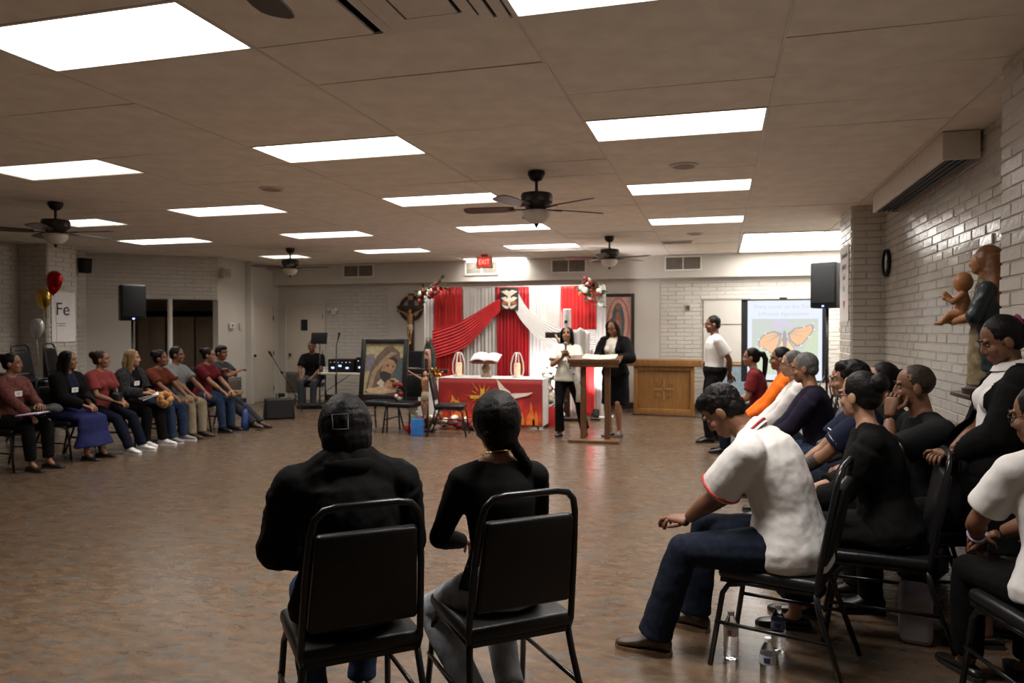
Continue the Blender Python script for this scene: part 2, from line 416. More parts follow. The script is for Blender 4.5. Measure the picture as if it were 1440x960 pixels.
tag(MB().lathe([(.045, 0), (.045, 2.1)], (-9.98, 11.72, 0), 18).build('support_post', white_metal, None, auto=40), 'slim round white post under the slanted beam at left', 'post')
# baseboards
bb = M('dark_baseboard', (.035, .024, .018), .5)
tag(bx('baseboard_back', (-3.4, WB - .018, .06), (12.0, .016, .12), bb), kind='structure')
tag(bx('baseboard_left', (-9.388, 13.35, .06), (.016, 1.9, .12), bb), kind='structure')
tag(bx('baseboard_right', (1.775, 6.93, .06), (.016, 4.5, .12), bb), kind='structure')
# doors
door_m = M('cream_door', (.60, .54, .455), .45, var=.03)
def door(name, c, rz, w_, h_, win=True):
    r = empty(name, c, rz); r['kind'] = 'structure'
    bx('door_leaf', (0, -.012, h_ / 2), (w_, .024, h_), door_m, r, bev=.004)
    fr = MB()
    for s in (-1, 1): fr.box((s * (w_ / 2 + .035), -.02, h_ / 2 + .03), (.06, .04, h_ + .06))
    fr.box((0, -.02, h_ + .035), (w_ + .01, .04, .06)); fr.build('door_frame', door_m, r, False)
    if win: bx('window', (-.02, -.027, h_ * .79), (.16, .012, .24), M('door_glass', (.02, .02, .02), .1), r)
    k = MB(); k.lathe([(.012, 0), (.012, .03), (.03, .04), (.032, .055), (.02, .07)], (-w_ / 2 + .08, -.024, .98), 14, (0, -1, 0)); k.build('door_knob', M('dark_bronze', (.03, .02, .014), .35, metal=.8), r)
    for z in (.25, h_ / 2, h_ - .25): bx('hinge', (w_ / 2 + .008, -.03, z), (.02, .02, .09), M('dark_bronze', (.03, .02, .014)), r)
    return r
door('door_1', (-8.72, WB - .004, 0), 0, .86, 2.06)
door('door_2', (-9.396, 13.75, 0), 90, .80, 2.03, win=False)
sp = bx('trim_6', (-9.33, 13.24, 1.46), (.16, .07, 2.92), plaster); tag(sp, kind='structure')

# vents on the soffit
grille_m = M('vent_grille', (.36, .32, .27), .6, metal=.2)
for k, (x0, x1, lab) in enumerate(((-7.66, -7.0, 'leftmost soffit vent, above the sound table'), (-4.93, -4.28, 'pale soffit vent behind the exit sign'), (-3.15, -2.51, 'soffit vent just left of the rear middle fan'), (-.97, -.35, 'rightmost soffit vent, near the daylight panel'))):
    v = empty('wall_vent', ((x0 + x1) / 2, WB - .22, 2.76), 0, lab, 'vent', 'air vents along the rear soffit')
    W = x1 - x0; fr = MB()
    for c, s in (((0, -.01, .125), (W + .06, .02, .03)), ((0, -.01, -.125), (W + .06, .02, .03)), ((W / 2 + .015, -.01, 0), (.03, .02, .22)), ((-W / 2 - .015, -.01, 0), (.03, .02, .22)), ((0, -.01, 0), (.02, .016, .22))): fr.box(c, s)
    fr.build('vent_frame', white_metal, v, False)
    bx('vent_backing', (0, -.002, 0), (W, .003, .22), M('vent_shadow', (.10, .085, .07), .8), v)
    for j in range(9): bx('louver', (0, -.008, -.096 + j * .024), (W, .014, .005), grille_m, v, rot=Matrix.Rotation(R(35), 3, 'X'))
def grille(c, rz, w_, h_, lab):
    g = empty('return_grille', c, rz, lab, 'vent'); g_m = M('taupe_grille', (.17, .14, .115), .6)
    bx('grille_frame', (0, -.015, h_ / 2), (w_, .03, h_), g_m, g, bev=.006)
    for j in range(int(h_ / .035) - 1): bx('slat', (0, -.036, .03 + j * .035), (w_ - .08, .016, .012), g_m, g)
grille((-9.02, WB - .03, .16), 0, .34, .44, 'low grey return air grille left of the rear door')
grille((-9.37, 12.72, .05), 90, .55, .52, 'low grey return air grille on the wall behind the end of the left row')

# square ceiling air diffuser
d = empty('air_diffuser', ((ACD[0] + ACD[1]) / 2, (ACD[2] + ACD[3]) / 2, H), 0, 'square stepped air diffuser in the ceiling at the top edge', 'vent')
for k, (s, z) in enumerate(((.63, .006), (.50, -.004), (.38, -.012), (.24, -.018))):
    mb = MB(); q = s / 2; wdt = .052 if k < 3 else s
    if k < 3:
        for c, sz in (((0, q - wdt / 2, z), (s, wdt, .008)), ((0, -q + wdt / 2, z), (s, wdt, .008)), ((q - wdt / 2, 0, z), (wdt, s - 2 * wdt, .008)), ((-q + wdt / 2, 0, z), (wdt, s - 2 * wdt, .008))): mb.box(c, sz)
    else: mb.box((0, 0, z), (s, s, .008))
    mb.build('diffuser_ring' if k < 3 else 'diffuser_plate', white_metal, d, False)
bx('diffuser_back', (0, 0, .022), (.6, .55, .01), M('vent_shadow', (.10, .085, .07), .8), d)
# little round ceiling speakers and register
for x, y, lab in ((-4.32, 6.51, 'round brown ceiling speaker left of the middle fan'), (-.30, 6.55, 'round ceiling speaker between the two right hand ceiling lights'), (-.35, 11.17, 'round ceiling speaker near the daylight panel')):
    s = empty('ceiling_speaker', (x, y, H - .004), 0, lab, 'speaker')
    MB().lathe([(.10, -.012), (.12, -.006), (.12, .004)], n=24).build('rim', tee_m, s, auto=40)
    MB().lathe([(.095, -.014), (.095, -.008)], n=24).build('grille', M('tan_grille', (.33, .27, .21), .7), s, auto=40)
s = empty('ceiling_register', (-.66, 12.15, H - .004), 0, 'small flat register in the ceiling near the rear right', 'vent')
bx('register_frame', (0, 0, -.004), (.5, .22, .01), white_metal, s); 
for k in range(5): bx('louver', (0, -.07 + k * .035, -.012), (.44, .012, .006), grille_m, s)

# heater hood high on the right wall
h = empty('wall_heater_hood', (1.66, 7.2, 2.92), 0, 'long cream sheet metal hood under the ceiling on the right brick wall', 'heater')
mb = MB(); x0, x1 = -.13, .11; L2 = 1.25
mb.box((x0 + .01, 0, -.10), (.02, 2 * L2, .20)); mb.box(((x0 + x1) / 2 + .01, -L2 + .012, -.10), (x1 - x0 - .02, .02, .198)); mb.box(((x0 + x1) / 2 + .01, L2 - .012, -.10), (x1 - x0 - .02, .02, .198)); mb.box(((x0 + x1) / 2 + .01, 0, -.012), (x1 - x0 - .02, 2 * L2 - .05, .015))
mb.build('hood_casing', M('cream_sheet_metal', (.66, .61, .54), .4, var=.04), h, False)
bx('dark_grille', ((x0 + x1) / 2 + .01, 0, -.17), (x1 - x0 - .05, 2 * L2 - .06, .01), black_metal, h)
for k in range(4): bx('grille_bar', (x0 + .05 + k * .045, 0, -.185), (.012, 2 * L2 - .06, .016), M('dark_grey_metal', (.05, .05, .055), .4), h)

# ------------------------------------------------------------ ceiling fans
fan_m = M('bronze_fan', (.018, .012, .010), .4, metal=.3); blade_m = wood('fan_blade_wood', (.035, .014, .009), (.06, .024, .014), .35)
bowl_m = M('frosted_bowl', (.62, .57, .50), .5, var=.05)
def fan(x, y, a0, lab, z=H):
    f = empty('ceiling_fan', (x, y, z), 0, lab, 'fan', 'dark ceiling fans with glass bowls')
    MB().lathe([(.075, -.004), (.08, -.03), (.055, -.075), (.03, -.09)], n=22).build('canopy', fan_m, f, auto=50)
    MB().lathe([(.014, -.08), (.014, -.20)], n=12).build('downrod', fan_m, f, auto=50)
    MB().lathe([(.04, -.185), (.135, -.20), (.145, -.225), (.145, -.275), (.12, -.30), (.09, -.335), (.075, -.36)], n=26).build('motor_housing', fan_m, f, auto=40)
    MB().lathe([(.015, -.468), (.05, -.462), (.09, -.438), (.118, -.40), (.128, -.36), (.11, -.352)], n=26).build('glass_bowl', bowl_m, f)
    MB().lathe([(.004, -.505), (.012, -.49), (.02, -.478), (.022, -.466)], n=12).build('finial', fan_m, f)
    for k in range(5):
        q = R(a0 + 72 * k); rot = Matrix.Rotation(q, 3, 'Z')
        iron = MB().box(rot @ V((.17, 0, -.338)), (.16, .028, .01), rot); iron.build('blade_iron', fan_m, f, False)
        rb = rot @ Matrix.Rotation(R(11), 3, 'X'); n = 10; pl = []
        prof = [(.20, .05), (.30, .062), (.45, .068), (.60, .07), (.65, .06), (.668, .035), (.672, 0)]
        out = [(u, v) for u, v in prof] + [(u, -v) for u, v in prof[::-1][1:]]
        mb = MB(); mb.plate(out, V((0, 0, -.335)), rb @ V((1, 0, 0)), rb @ V((0, 1, 0)), rb @ V((0, 0, 1)), .008)
        mb.build('blade', blade_m, f, False)
fan(-1.58, 6.45, -33, 'nearer middle ceiling fan with wooden blades and glass bowl')
fan(-1.60, 11.15, -22, 'rear middle ceiling fan, in front of the soffit vents')
fan(-7.08, 6.55, 10, 'near left ceiling fan above the seated row')
fan(-7.14, 11.3, 14, 'rear left ceiling fan near the rear door')
fan(-1.36, 1.62, 100, 'nearest ceiling fan, only a blade tip in view at the top edge', H)

# exit sign
e = empty('exit_sign', (-4.23, 13.2, 2.924), 0, 'red and beige exit sign hanging from the ceiling', 'sign')
bx('mount', (0, 0, -.02), (.12, .05, .035), M('red_plastic', (.55, .05, .03), .4), e)
bx('housing', (0, 0, -.145), (.31, .06, .21), beige, e, bev=.01)
bx('face', (0, -.032, -.145), (.25, .006, .17), M('exit_face', (.5, .03, .02), .4, emit=(1, .05, .03), estr=.5), e)
text_mesh('EXIT', .135, M('exit_letters', (.8, .5, .45), .4, emit=(1, .5, .42), estr=.7), e, (0, -.036, -.145), (R(90), 0, 0), width=.21)

# ------------------------------------------------------------ chairs
def chair_proto():
    c = empty('banquet_chair', (0, 0, 0))
    MB().box((0, 0, .424), (.43, .43, .055), bev=.022).build('seat', black_vinyl, c)
    MB().box((0, .0, .390), (.41, .41, .018)).build('seat_pan', black_metal, c, False)
    th = math.atan2(.085, .44); rot = Matrix.Rotation(th, 3, 'X')
    MB().box((0, -.247, .675), (.375, .04, .34), rot, taper=.90, bev=.014).build('backrest', black_vinyl, c)
    def arc(s): return [(s * .195, -.195, .38), (s * .205, -.203, .43), (s * .195, -.245, .70), (s * .184, -.271, .845), (s * .172, -.280, .893), (s * .145, -.287, .921), (s * .10, -.290, .930)]
    L, Rr = arc(-1), arc(1)
    MB().tube(L + Rr[::-1], .0125, 10).build('back_frame', black_metal, c)
    for s in (-1, 1):
        MB().tube([(s * .195, -.19, .41), (s * .205, -.215, .30), (s * .235, -.315, 0.004)], .0125, 10).build('leg', black_metal, c)
        MB().tube([(s * .19, .10, .385), (s * .195, .17, .37), (s * .20, .195, .33), (s * .215, .245, 0.004)], .0125, 10).build('leg', black_metal, c)
        MB().tube([(s * .218, -.258, .20), (s * .212, .225, .20)], .009, 8).build('stretcher', black_metal, c)
        MB().tube([(s * .198, -.19, .392), (s * .198, .17, .388)], .010, 8).build('seat_rail', black_metal, c)
    return c
CH0 = chair_proto(); used = [False]
def chair(x, y, rz, label, group='black banquet chairs of the circle', z=0., tilt=0):
    o = CH0 if not used[0] else copy_tree(CH0); used[0] = True
    o.location = (x, y, z); o.rotation_euler = (R(tilt), 0, R(rz)); return tag(o, label, 'chair', group)

# ------------------------------------------------------------ people
def ik(a, t, l1, l2, hint):
    a, t, hint = V(a), V(t), V(hint); d = t - a; L = d.length
    if L > (l1 + l2) * .995: t = a + d * ((l1 + l2) * .995 / L); d = t - a; L = d.length
    u = d.normalized(); q = (l1 * l1 - l2 * l2 + L * L) / (2 * L); h = math.sqrt(max(0, l1 * l1 - q * q))
    n = hint - u * hint.dot(u); n.normalize(); return a + u * q + n * h, t
SKIN = {}
def skin(k):
    cols = {'tan': (.25, .120, .066), 'brown': (.165, .074, .040), 'light': (.36, .195, .12), 'deep': (.13, .058, .034)}
    return M('skin_' + k, cols[k], .5, var=.07, scale=20, bump=.05, bscale=120, spec=.35)
lip_m = M('lips', (.26, .075, .06), .45); eye_w = M('eye_white', (.36, .33, .30), .3); eye_d = M('eye_dark', (.012, .008, .006), .15)
def hairm(k):
    cols = {'black': (.0050, .0040, .0038), 'brown': (.030, .015, .009), 'blonde': (.20, .125, .055), 'grey': (.11, .105, .10), 'shaved': (.035, .023, .017)}
    return M('hair_' + k, cols[k], .5, var=.35, scale=6, stretch=(14, 14, 1.5), bump=.3, bscale=16, spec=.16)
def cloth(name, col, **k): 
    kw = dict(rough=.9, var=.10, scale=9, bump=.12, bscale=220, spec=.12); kw.update(k); return M(name, col, **kw)
shoe_black = M('black_shoe_leather', (.010, .009, .009), .35); shoe_brown = M('brown_boot_leather', (.045, .024, .014), .4); shoe_white = M('white_sneaker', (.68, .67, .65), .55)
sole_m = M('dark_sole', (.02, .018, .016), .7); sole_tan = M('tan_boot_sole', (.16, .09, .045), .6); sole_white = M('white_sole', (.7, .69, .67), .6)

def person(x, y, rz, label, sk='tan', s=1., pose='sit', fem=False, girth=1., lean=(4, 10), twist=0, side=0, head=(0, 0, 0), hands=None, elbows=None,
           feet=None, hipz=.535, hipy=-.05, top=None, bottom=None, shoes=None, hair=None, near=False, belly=0, jacket=None, extras=None, handdir=None, curl=35, shoulderw=None, knee_hint=None):
    vb = .008 if near else .013; vh = .0045 if near else .0065; vc = .0085 if near else .013
    sm = skin(sk)
    st = pose == 'stand'
    hz = .92 * s if st else hipz; hy = 0 if st else hipy
    Ls = .53 * s; N = 9
    pel = V((0, hy, hz)); sp = [pel.copy()]; dirs = []
    for k in range(N):
        t = (k + .5) / N; a = R(lean[0] + (lean[1] - lean[0]) * t); b = R(side * t)
        d = V((math.sin(b), math.sin(a), math.cos(a) * math.cos(b))).normalized(); dirs.append(d); sp.append(sp[-1] + d * Ls / N)
    def spt(t):
        f = max(0, min(N - 1e-4, t * N)); i = int(f); return sp[i] + (sp[i + 1] - sp[i]) * (f - i)
    def axis(t): q = R(twist * max(0, t)); return V((math.cos(q), math.sin(q), 0))
    d0, d1 = dirs[0], dirs[-1]
    def fwd(t):
        i = int(max(0, min(N - 1, t * N))); return dirs[i].cross(axis(t)).normalized()
    g = girth; sw = (shoulderw or (.165 if fem else .185)) * s
    if fem: prof = [(-.17, .125, .10), (-.10, .165, .125), (0, .178, .13), (.14, .155, .115), (.30, .130, .10), (.48, .140, .105), (.66, .152, .112), (.80, .150, .10), (.90, .125, .082), (.97, .075, .062), (1.02, .05, .052)]
    else: prof = [(-.17, .12, .10), (-.10, .155, .12), (0, .165, .125), (.14, .155, .115), (.30, .148, .108), (.48, .158, .112), (.66, .172, .118), (.80, .170, .108), (.90, .138, .088), (.97, .08, .066), (1.02, .055, .056)]
    def torso(mb, off, t0=-.2, t1=1.05, gg=None, hemflare=0):
        pts = []; rad = []; gg = gg or g
        for t, rx, ry in prof:
            if t < t0 or t > t1: continue
            p = spt(max(t, 0)) + (d0 * (t * Ls) if t < 0 else V((0, 0, 0)))
            e = 1 if t < .85 else .5
            m = 1 + (gg - 1) * (1 if t < .85 else .4)
            hf = hemflare * max(0, .3 - t)
            pts.append(p); rad.append((rx * s * m + off * e + hf, ry * s * m + off * e + hf))
        mb.loft(pts, rad, 20, side=axis(.6))
        if belly: 
            mb.ell(spt(.22) + fwd(.2) * .06 * s, (.15 * s * g + off, .10 * s * g + belly * .5 + off, .15 * s + off))
        if fem:
            for q in (-1, 1): mb.ell(spt(.63) + axis(.6) * q * .07 * s + fwd(.6) * (.085 * s * (1 + (g - 1) * .8)), (.062 * s + off * .7, .055 * s + off * .7, .064 * s + off * .7))
    shl = {q: spt(.86) + axis(.86) * q * sw + d1 * (-.01 * s) for q in (-1, 1)}
    UA, FA, TH, SH = .285 * s, .245 * s, .43 * s, .42 * s
    nb = spt(1.0)
    hy_, hp_, hr_ = head
    Rh = Matrix.Rotation(R(hy_ + twist * .5), 3, 'Z') @ Matrix.Rotation(R(-hp_), 3, 'X') @ Matrix.Rotation(R(hr_), 3, 'Y')
    nd = (d1 * .6 + (Rh @ V((0, .12, 1))) * .5).normalized()
    hs = .97 * (s ** .5)
    hc = nb + nd * (.052 * s) + (Rh @ V((0, .02, .088))) * hs
    Hh = lambda p: hc + Rh @ (V(p) * hs)
    if hands is None: hands = {-1: (-.06, .27, .63), 1: (.06, .27, .63)} if not st else {-1: (-.23, .05, .80 * s), 1: (.23, .05, .80 * s)}
    if elbows is None: elbows = {-1: (-.7, -.5, -.6), 1: (.7, -.5, -.6)}
    if feet is None: feet = {-1: (-.11, .36, .085), 1: (.11, .36, .085)} if not st else {-1: (-.10, -.02, .085), 1: (.10, -.02, .085)}
    arms = {}; legs = {}
    for q in (-1, 1):
        e, wr = ik(shl[q], hands[q], UA, FA, elbows[q]); arms[q] = (shl[q], e, wr)
        hip = pel + V((q * .09 * s, 0, -.01)); kh = (knee_hint or {}).get(q, (q * .12, .6, 1.) if not st else (q * .1, 1, 0))
        kn, an = ik(hip, feet[q], TH, SH, kh); legs[q] = (hip, kn, an)
    # ---- body
    mb = MB(); torso(mb, -.014)
    def limb(mb, a, b, stops, off=0., n=14, t0=0., t1=1.):
        pts, rad = [], []
        for t, r in stops:
            if t0 - 1e-6 <= t <= t1 + 1e-6: pts.append(a + (b - a) * t); rad.append(r * s + off)
        mb.loft(pts, rad, n)
    uaS = [(-.04, .045), (.12, .054), (.4, .048), (.75, .040), (1, .037), (1.04, .03)]
    faS = [(-.04, .032), (.05, .037), (.25, .042), (.55, .036), (.85, .027), (1.02, .025)]
    thS = [(-.08, .078), (.1, .090), (.35, .084), (.7, .064), (.95, .055), (1.05, .048)]
    shS = [(-.05, .048), (.08, .052), (.28, .057), (.55, .046), (.85, .034), (1.0, .033)]
    fg = 1 + (g - 1) * .5
    for q in (-1, 1):
        a, e, wr = arms[q]; limb(mb, a, e, uaS); limb(mb, e, wr, faS); mb.ell(a, .055 * s); mb.ell(e, .037 * s)
        h_, k_, an = legs[q]; limb(mb, h_, k_, thS, -.012 if bottom else 0); limb(mb, k_, an, shS); mb.ell(h_, .078 * s); mb.ell(k_, .054 * s)
        mb.cone(spt(.97) + axis(1) * q * .03 * s, a + V((0, 0, .01)), .045 * s, .045 * s)
        mb.cone(an, an + V((0, .05, -.035)), .034 * s, .03 * s)
    neck_r = (.050 if fem else .058) * s
    mb.cone(spt(.95), Hh((0, -.015, -.06)), neck_r, neck_r * .96)
    fing = MB()
    for q in (-1, 1):
        a, e, wr = arms[q]; fd = (wr - e).normalized(); hd = fd
        if handdir and q in handdir: hd = V(handdir[q]).normalized()
        up = V((0, 0, 1)) - hd * hd.z
        if up.length < .2: up = V((0, 1, 0)) - hd * hd.y
        up.normalize(); sd = hd.cross(up)                    # sd: across the palm
        mb.loft([wr - hd * .015 * s, wr + hd * .03 * s, wr + hd * .07 * s, wr + hd * .092 * s], [(.026 * s, .021 * s), (.036 * s, .019 * s), (.042 * s, .015 * s), (.038 * s, .012 * s)], 12, side=sd)
        cv = R(curl)
        for i, (o, ln) in enumerate(((-.031, .066), (-.0105, .076), (.0105, .071), (.031, .056))):
            p = wr + (hd * .086 + sd * o) * s; pts = [p]; dd = (hd + sd * (o * 2.2)).normalized(); ax = sd
            for j, f in enumerate((.45, .32, .26)):
                dd = Matrix.Rotation(-cv * (.6 if j == 0 else 1), 3, ax) @ dd; p = p + dd * ln * f * s; pts.append(p)
            fing.loft(pts, [.0095 * s, .0088 * s, .0080 * s, .0062 * s], 8); fing.ell(pts[-1], .0062 * s, seg=8, rings=5)
        tq = -q
        p0 = wr + (hd * .028 + sd * (tq * .030) - up * .006) * s; p1 = p0 + (hd * .026 + sd * (tq * .030) - up * .012) * s; p2 = p1 + (hd * .030 + sd * (tq * .006) - up * .008) * s; p3 = p2 + (hd * .022 - up * .005) * s
        fing.loft([p0, p1, p2, p3], [.014 * s, .0115 * s, .0098 * s, .007 * s], 8); fing.ell(p3, .007 * s, seg=8, rings=5)
    body = job(mb, 'person', sm, None, vb, 3)
    body.data.materials.append(lip_m)
    # ---- head
    hm = MB()
    def HE(c, r): hm.ell(Hh(c), tuple(k * hs for k in (r if isinstance(r, tuple) else (r, r, r))), Rh, 18, 12)
    HE((0, -.012, .03), (.075, .096, .09)); HE((0, .030, -.035), (.060, .060, .078)); HE((0, .055, -.085), (.036, .030, .026)); HE((0, .022, -.075), (.052, .055, .030))
    for q in (-1, 1): HE((q * .036, .062, -.028), (.026, .024, .024)); HE((q * .080, -.006, -.012), (.011, .022, .031)); HE((q * .030, .080, .028), (.026, .012, .009))
    HE((0, .093, -.028), (.0155, .018, .0125)); 
    for q in (-1, 1): HE((q * .011, .088, -.032), (.009, .012, .009))
    hm.loft([Hh((0, .078, .022)), Hh((0, .090, .0)), Hh((0, .098, -.022))], [.0085 * hs, .0105 * hs, .0125 * hs], 10)
    HE((0, .079, -.062), (.025, .014, .0075)); HE((0, .078, -.073), (.021, .014, .0075)); HE((0, .066, -.068), (.034, .022, .026))
    hm.cone(spt(.97), Hh((0, -.01, -.05)), neck_r * .97, neck_r * .95)
    hob = job(hm, 'head_tmp', sm, None, vh, 3)
    body['_head'] = hob.name
    mouth = [Hh((0, .092, -.066)), hs]
    def post(o, hob=hob, fing=fing, mouth=mouth):
        bm = bmesh.new(); bm.from_mesh(o.data); bm.from_mesh(hob.data)
        fm = fing.mesh('f', sm); bm2 = bmesh.new(); bm2.from_mesh(fm); bmesh.ops.recalc_face_normals(bm2, faces=bm2.faces); bm2.to_mesh(fm); bm2.free(); bm.from_mesh(fm)
        mc = mouth[0]; Ri = Rh.inverted()
        for f in bm.faces:
            f.smooth = True; c = f.calc_center_median() - mc
            if abs(c.x) < .05 and abs(c.z) < .05 and abs(c.y) < .06:
                l = Ri @ c; f.material_index = 1 if (abs(l.x) < .023 * hs and abs(l.z) < .0115 * hs and l.y > -.028 * hs) else 0
            else: f.material_index = 0
        bm.to_mesh(o.data); bm.free()
        hm_ = hob.data; bpy.data.objects.remove(hob); 
        if '_head' in o: del o['_head']
    JOBS[-2] = (body, None); JOBS[-1] = (hob, None); POST.append((body, post))
    body.location = (x, y, 0); body.rotation_euler = (0, 0, R(rz)); tag(body, label, 'person')
    # eyes and brows
    for q in (-1, 1):
        ey = MB(); ey.ell(Hh((q * .030, .0755, .006)), (.0125 * hs, .0080 * hs, .0056 * hs), Rh, 12, 8); eo = ey.build('eye', eye_w, body)
        ir = MB(); ir.ell(Hh((q * .030, .0815, .006)), (.0062 * hs, .0035 * hs, .0062 * hs), Rh, 10, 6); ir.build('iris', eye_d, eo)
        br = MB(); br.loft([Hh((q * .014, .091, .030)), Hh((q * .030, .0915, .036)), Hh((q * .047, .078, .030))], [.0035 * hs, .0048 * hs, .0025 * hs], 6); br.build('eyebrow', hairm('black'), body)
    ctx = dict(body=body, Hh=Hh, Rh=Rh, hs=hs, s=s, spt=spt, axis=axis, fwd=fwd, arms=arms, legs=legs, limb=limb, torso=torso, d0=d0, d1=d1, pel=pel, Ls=Ls, shl=shl, vc=vc, nb=nb, g=g, uaS=uaS, faS=faS, thS=thS, shS=shS, sw=sw, vh=vh)
    # ---- top
    def garment(name, mat, off, sleeve, hem, jack=False, loose=0., trap=0., slen=.72, cut=None, disp=.012, hemflare=0.):
        mb = MB(); torso(mb, off, t0=hem, t1=.975, hemflare=hemflare)
        for q in (-1, 1):
            a, e, wr = arms[q]
            mb.cone(spt(.93) + axis(1) * q * .05 * s, a + V((0, 0, .006)), .047 * s + off * .6, .052 * s + off)
            mb.ell(a, .057 * s + off)
            if trap: mb.cone(spt(1.0) + axis(1) * q * .03 * s + V((0, -.015, -.01)), a + V((0, 0, -.02)), .062 * s + trap, .062 * s + off * .6)
            if sleeve == 'short': mb.loft([a, a + (e - a) * .3, a + (e - a) * slen], [.056 * s + off, .058 * s + off + loose * .6, .056 * s + off + loose], 16)
            elif sleeve == 'three': limb(mb, a, e, uaS, off + .004 + loose); mb.ell(e, .037 * s + off + .004 + loose); mb.loft([e, e + (wr - e) * .45], [.041 * s + off + loose, .042 * s + off + loose], 16)
            elif sleeve == 'long':
                limb(mb, a, e, uaS, off + .004 + loose); mb.ell(e, .037 * s + off + .004 + loose); limb(mb, e, wr, [(-.04, .036), (.05, .041), (.25, .043), (.55, .038), (.85, .032), (.97, .031)], off + loose)
        def post(o):
            if cut:
                bm = bmesh.new(); bm.from_mesh(o.data)
                kill = [f for f in bm.faces if cut(f.calc_center_median())]
                bmesh.ops.delete(bm, geom=kill, context='FACES'); bm.to_mesh(o.data); bm.free()
        o = job(mb, name, mat, body, vc, 4, disp, .09, None); 
        if cut: POST.append((o, post))
        return o
    if top:
        d = dict(name='shirt', off=.013, sleeve='short', hem=-.1, loose=.006); d['hemflare'] = .05 if top.get('hem', -.1) < -.04 else 0.; d.update(top); garment(**d)
    if jacket:
        d = dict(name='jacket', off=.026, sleeve='long', hem=-.17, loose=.008); op = jacket.pop('open', None); d.update(jacket)
        if op:
            ax = axis(.5)
            d['cut'] = lambda c: (abs((c - spt(.5)).dot(ax)) < op * (1 + .0 * c.z) and (c - spt(max(0, min(1, (c.z - hz) / Ls)))).dot(fwd(.4)) > .02 and c.z < nb.z + .03)
        garment(**d)
    # ---- bottom
    if bottom:
        bt = bottom; kind = bt.get('kind', 'trousers'); off = bt.get('off', .012); mat = bt['mat']; mb = MB(); wo = bt.get('wo', .4 * off)
        if kind == 'trousers':
            mb.loft([pel + d0 * (-.09 * s), pel + d0 * (-.03 * s), pel + d0 * (.04 * s), pel + d0 * (bt.get('rise', .10) * s)], [(.13 * s * g, .11 * s * g), ((.17 + .0) * s * g + off * .5, .128 * s * g + off * .5), (.172 * s * g + wo, .126 * s * g + wo), (.158 * s * g + wo, .116 * s * g + wo)], 20, side=(1, 0, 0))
            for q in (-1, 1):
                h_, k_, an = legs[q]; limb(mb, h_, k_, thS, off + (g - 1) * .05); mb.ell(h_, .088 * s * fg + off); mb.ell(k_, .054 * s + off)
                fl = bt.get('flare', 0.)
                mb.loft([k_, k_ + (an - k_) * .3, k_ + (an - k_) * .6, k_ + (an - k_) * .9, k_ + (an - k_) * bt.get('len', 1.03)], [.054 * s + off, .060 * s + off, .055 * s + off + fl * .5, .050 * s + off + fl, .052 * s + off + fl * 1.2], 16)
            job(mb, bt.get('name', 'trousers'), mat, body, vc, 3, bt.get('disp', .010), .08)
        else:
            if st:
                hemz = bt['hem']; mb.loft([pel + V((0, 0, .16 * s)), pel + V((0, 0, .06 * s)), pel + V((0, 0, -.06)), V((0, hy, (hz + hemz) / 2)), V((0, hy, hemz))], [(.150 * s * g, .115 * s * g), (.178 * s * g, .14 * s * g), (.188 * s * g, .15 * s * g), (.185 * s * g + bt.get('flare', 0) * .5, .14 * s * g), (.18 * s * g + bt.get('flare', 0), .125 * s * g + bt.get('flare', 0) * .6)], 24, side=(1, 0, 0))
            else:
                km = (legs[-1][1] + legs[1][1]) / 2; hw = abs(legs[1][1].x - legs[-1][1].x) / 2
                am = (legs[-1][2] + legs[1][2]) / 2; hemp = km + (am - km) * bt.get('hemf', .7)
                mb.loft([pel + d0 * .12 * s, pel + d0 * .02, pel + V((0, .03, -.0)), ], [(.155 * s * g, .12 * s * g), (.18 * s * g, .14 * s * g), (.17 * s * g, .10)], 20, side=(1, 0, 0))
                mb.loft([pel + V((0, -.06, -.02)), pel + (km - pel) * .5, km + V((0, .02, 0)), ], [(.185 * s * g, .10 * s), (.175 * s * g, .095 * s), (hw + .085 * s, .075 * s)], 20, side=(1, 0, 0))
                mb.ell(km, (hw + .09 * s, .08 * s, .078 * s))
                mb.loft([km, (km + hemp) / 2, hemp], [(hw + .088 * s, .080 * s), (hw + .10 * s, .09 * s), (hw + .10 * s + bt.get('flare', .03), .10 * s + bt.get('flare', .03))], 24, side=(1, 0, 0))
            job(mb, bt.get('name', 'skirt'), mat, body, vc, 3, bt.get('disp', .016), .09)
    # ---- shoes
    if shoes:
        for q in (-1, 1):
            an = legs[q][2]; k_ = legs[q][1]; yaw = shoes.get('yaw', {}).get(q, q * -8)
            rot = Matrix.Rotation(R(yaw), 3, 'Z'); pit = shoes.get('pitch', {}).get(q, 0); rot = rot @ Matrix.Rotation(R(pit), 3, 'X')
            o = V((an.x, an.y, max(0, an.z - .085))); sh = MB()
            if pit: o = an - rot @ V((0, 0, .085))
            P = lambda p: o + rot @ V(p)
            wd = .9 if fem else 1.05
            st_ = [(-.075, .020, .030, .045), (-.06, .032, .038, .060), (-.02, .036, .046, .072), (.03, .038, .044, .066), (.08, .043, .034, .048), (.13, .044, .026, .036), (.165, .036, .020, .028), (.185, .016, .012, .018)]
            if shoes.get('style') == 'flat': st_ = [(a, b, c * .55, d_ * .55) for a, b, c, d_ in st_]
            n = 14; vs = []; 
            for (yy, hw_, zc, ht) in st_:
                for k in range(n):
                    a = 2 * math.pi * k / n; zz = .014 + max(0, (math.sin(a) * .5 + .5)) ** .8 * ht * 1.15
                    vs.append(P((hw_ * wd * math.cos(a) * (1 if math.sin(a) < .2 else .96), yy, zz)))
            fs = [(i * n + k, i * n + (k + 1) % n, (i + 1) * n + (k + 1) % n, (i + 1) * n + k) for i in range(len(st_) - 1) for k in range(n)] + [tuple(range(n - 1, -1, -1)), tuple((len(st_) - 1) * n + k for k in range(n))]
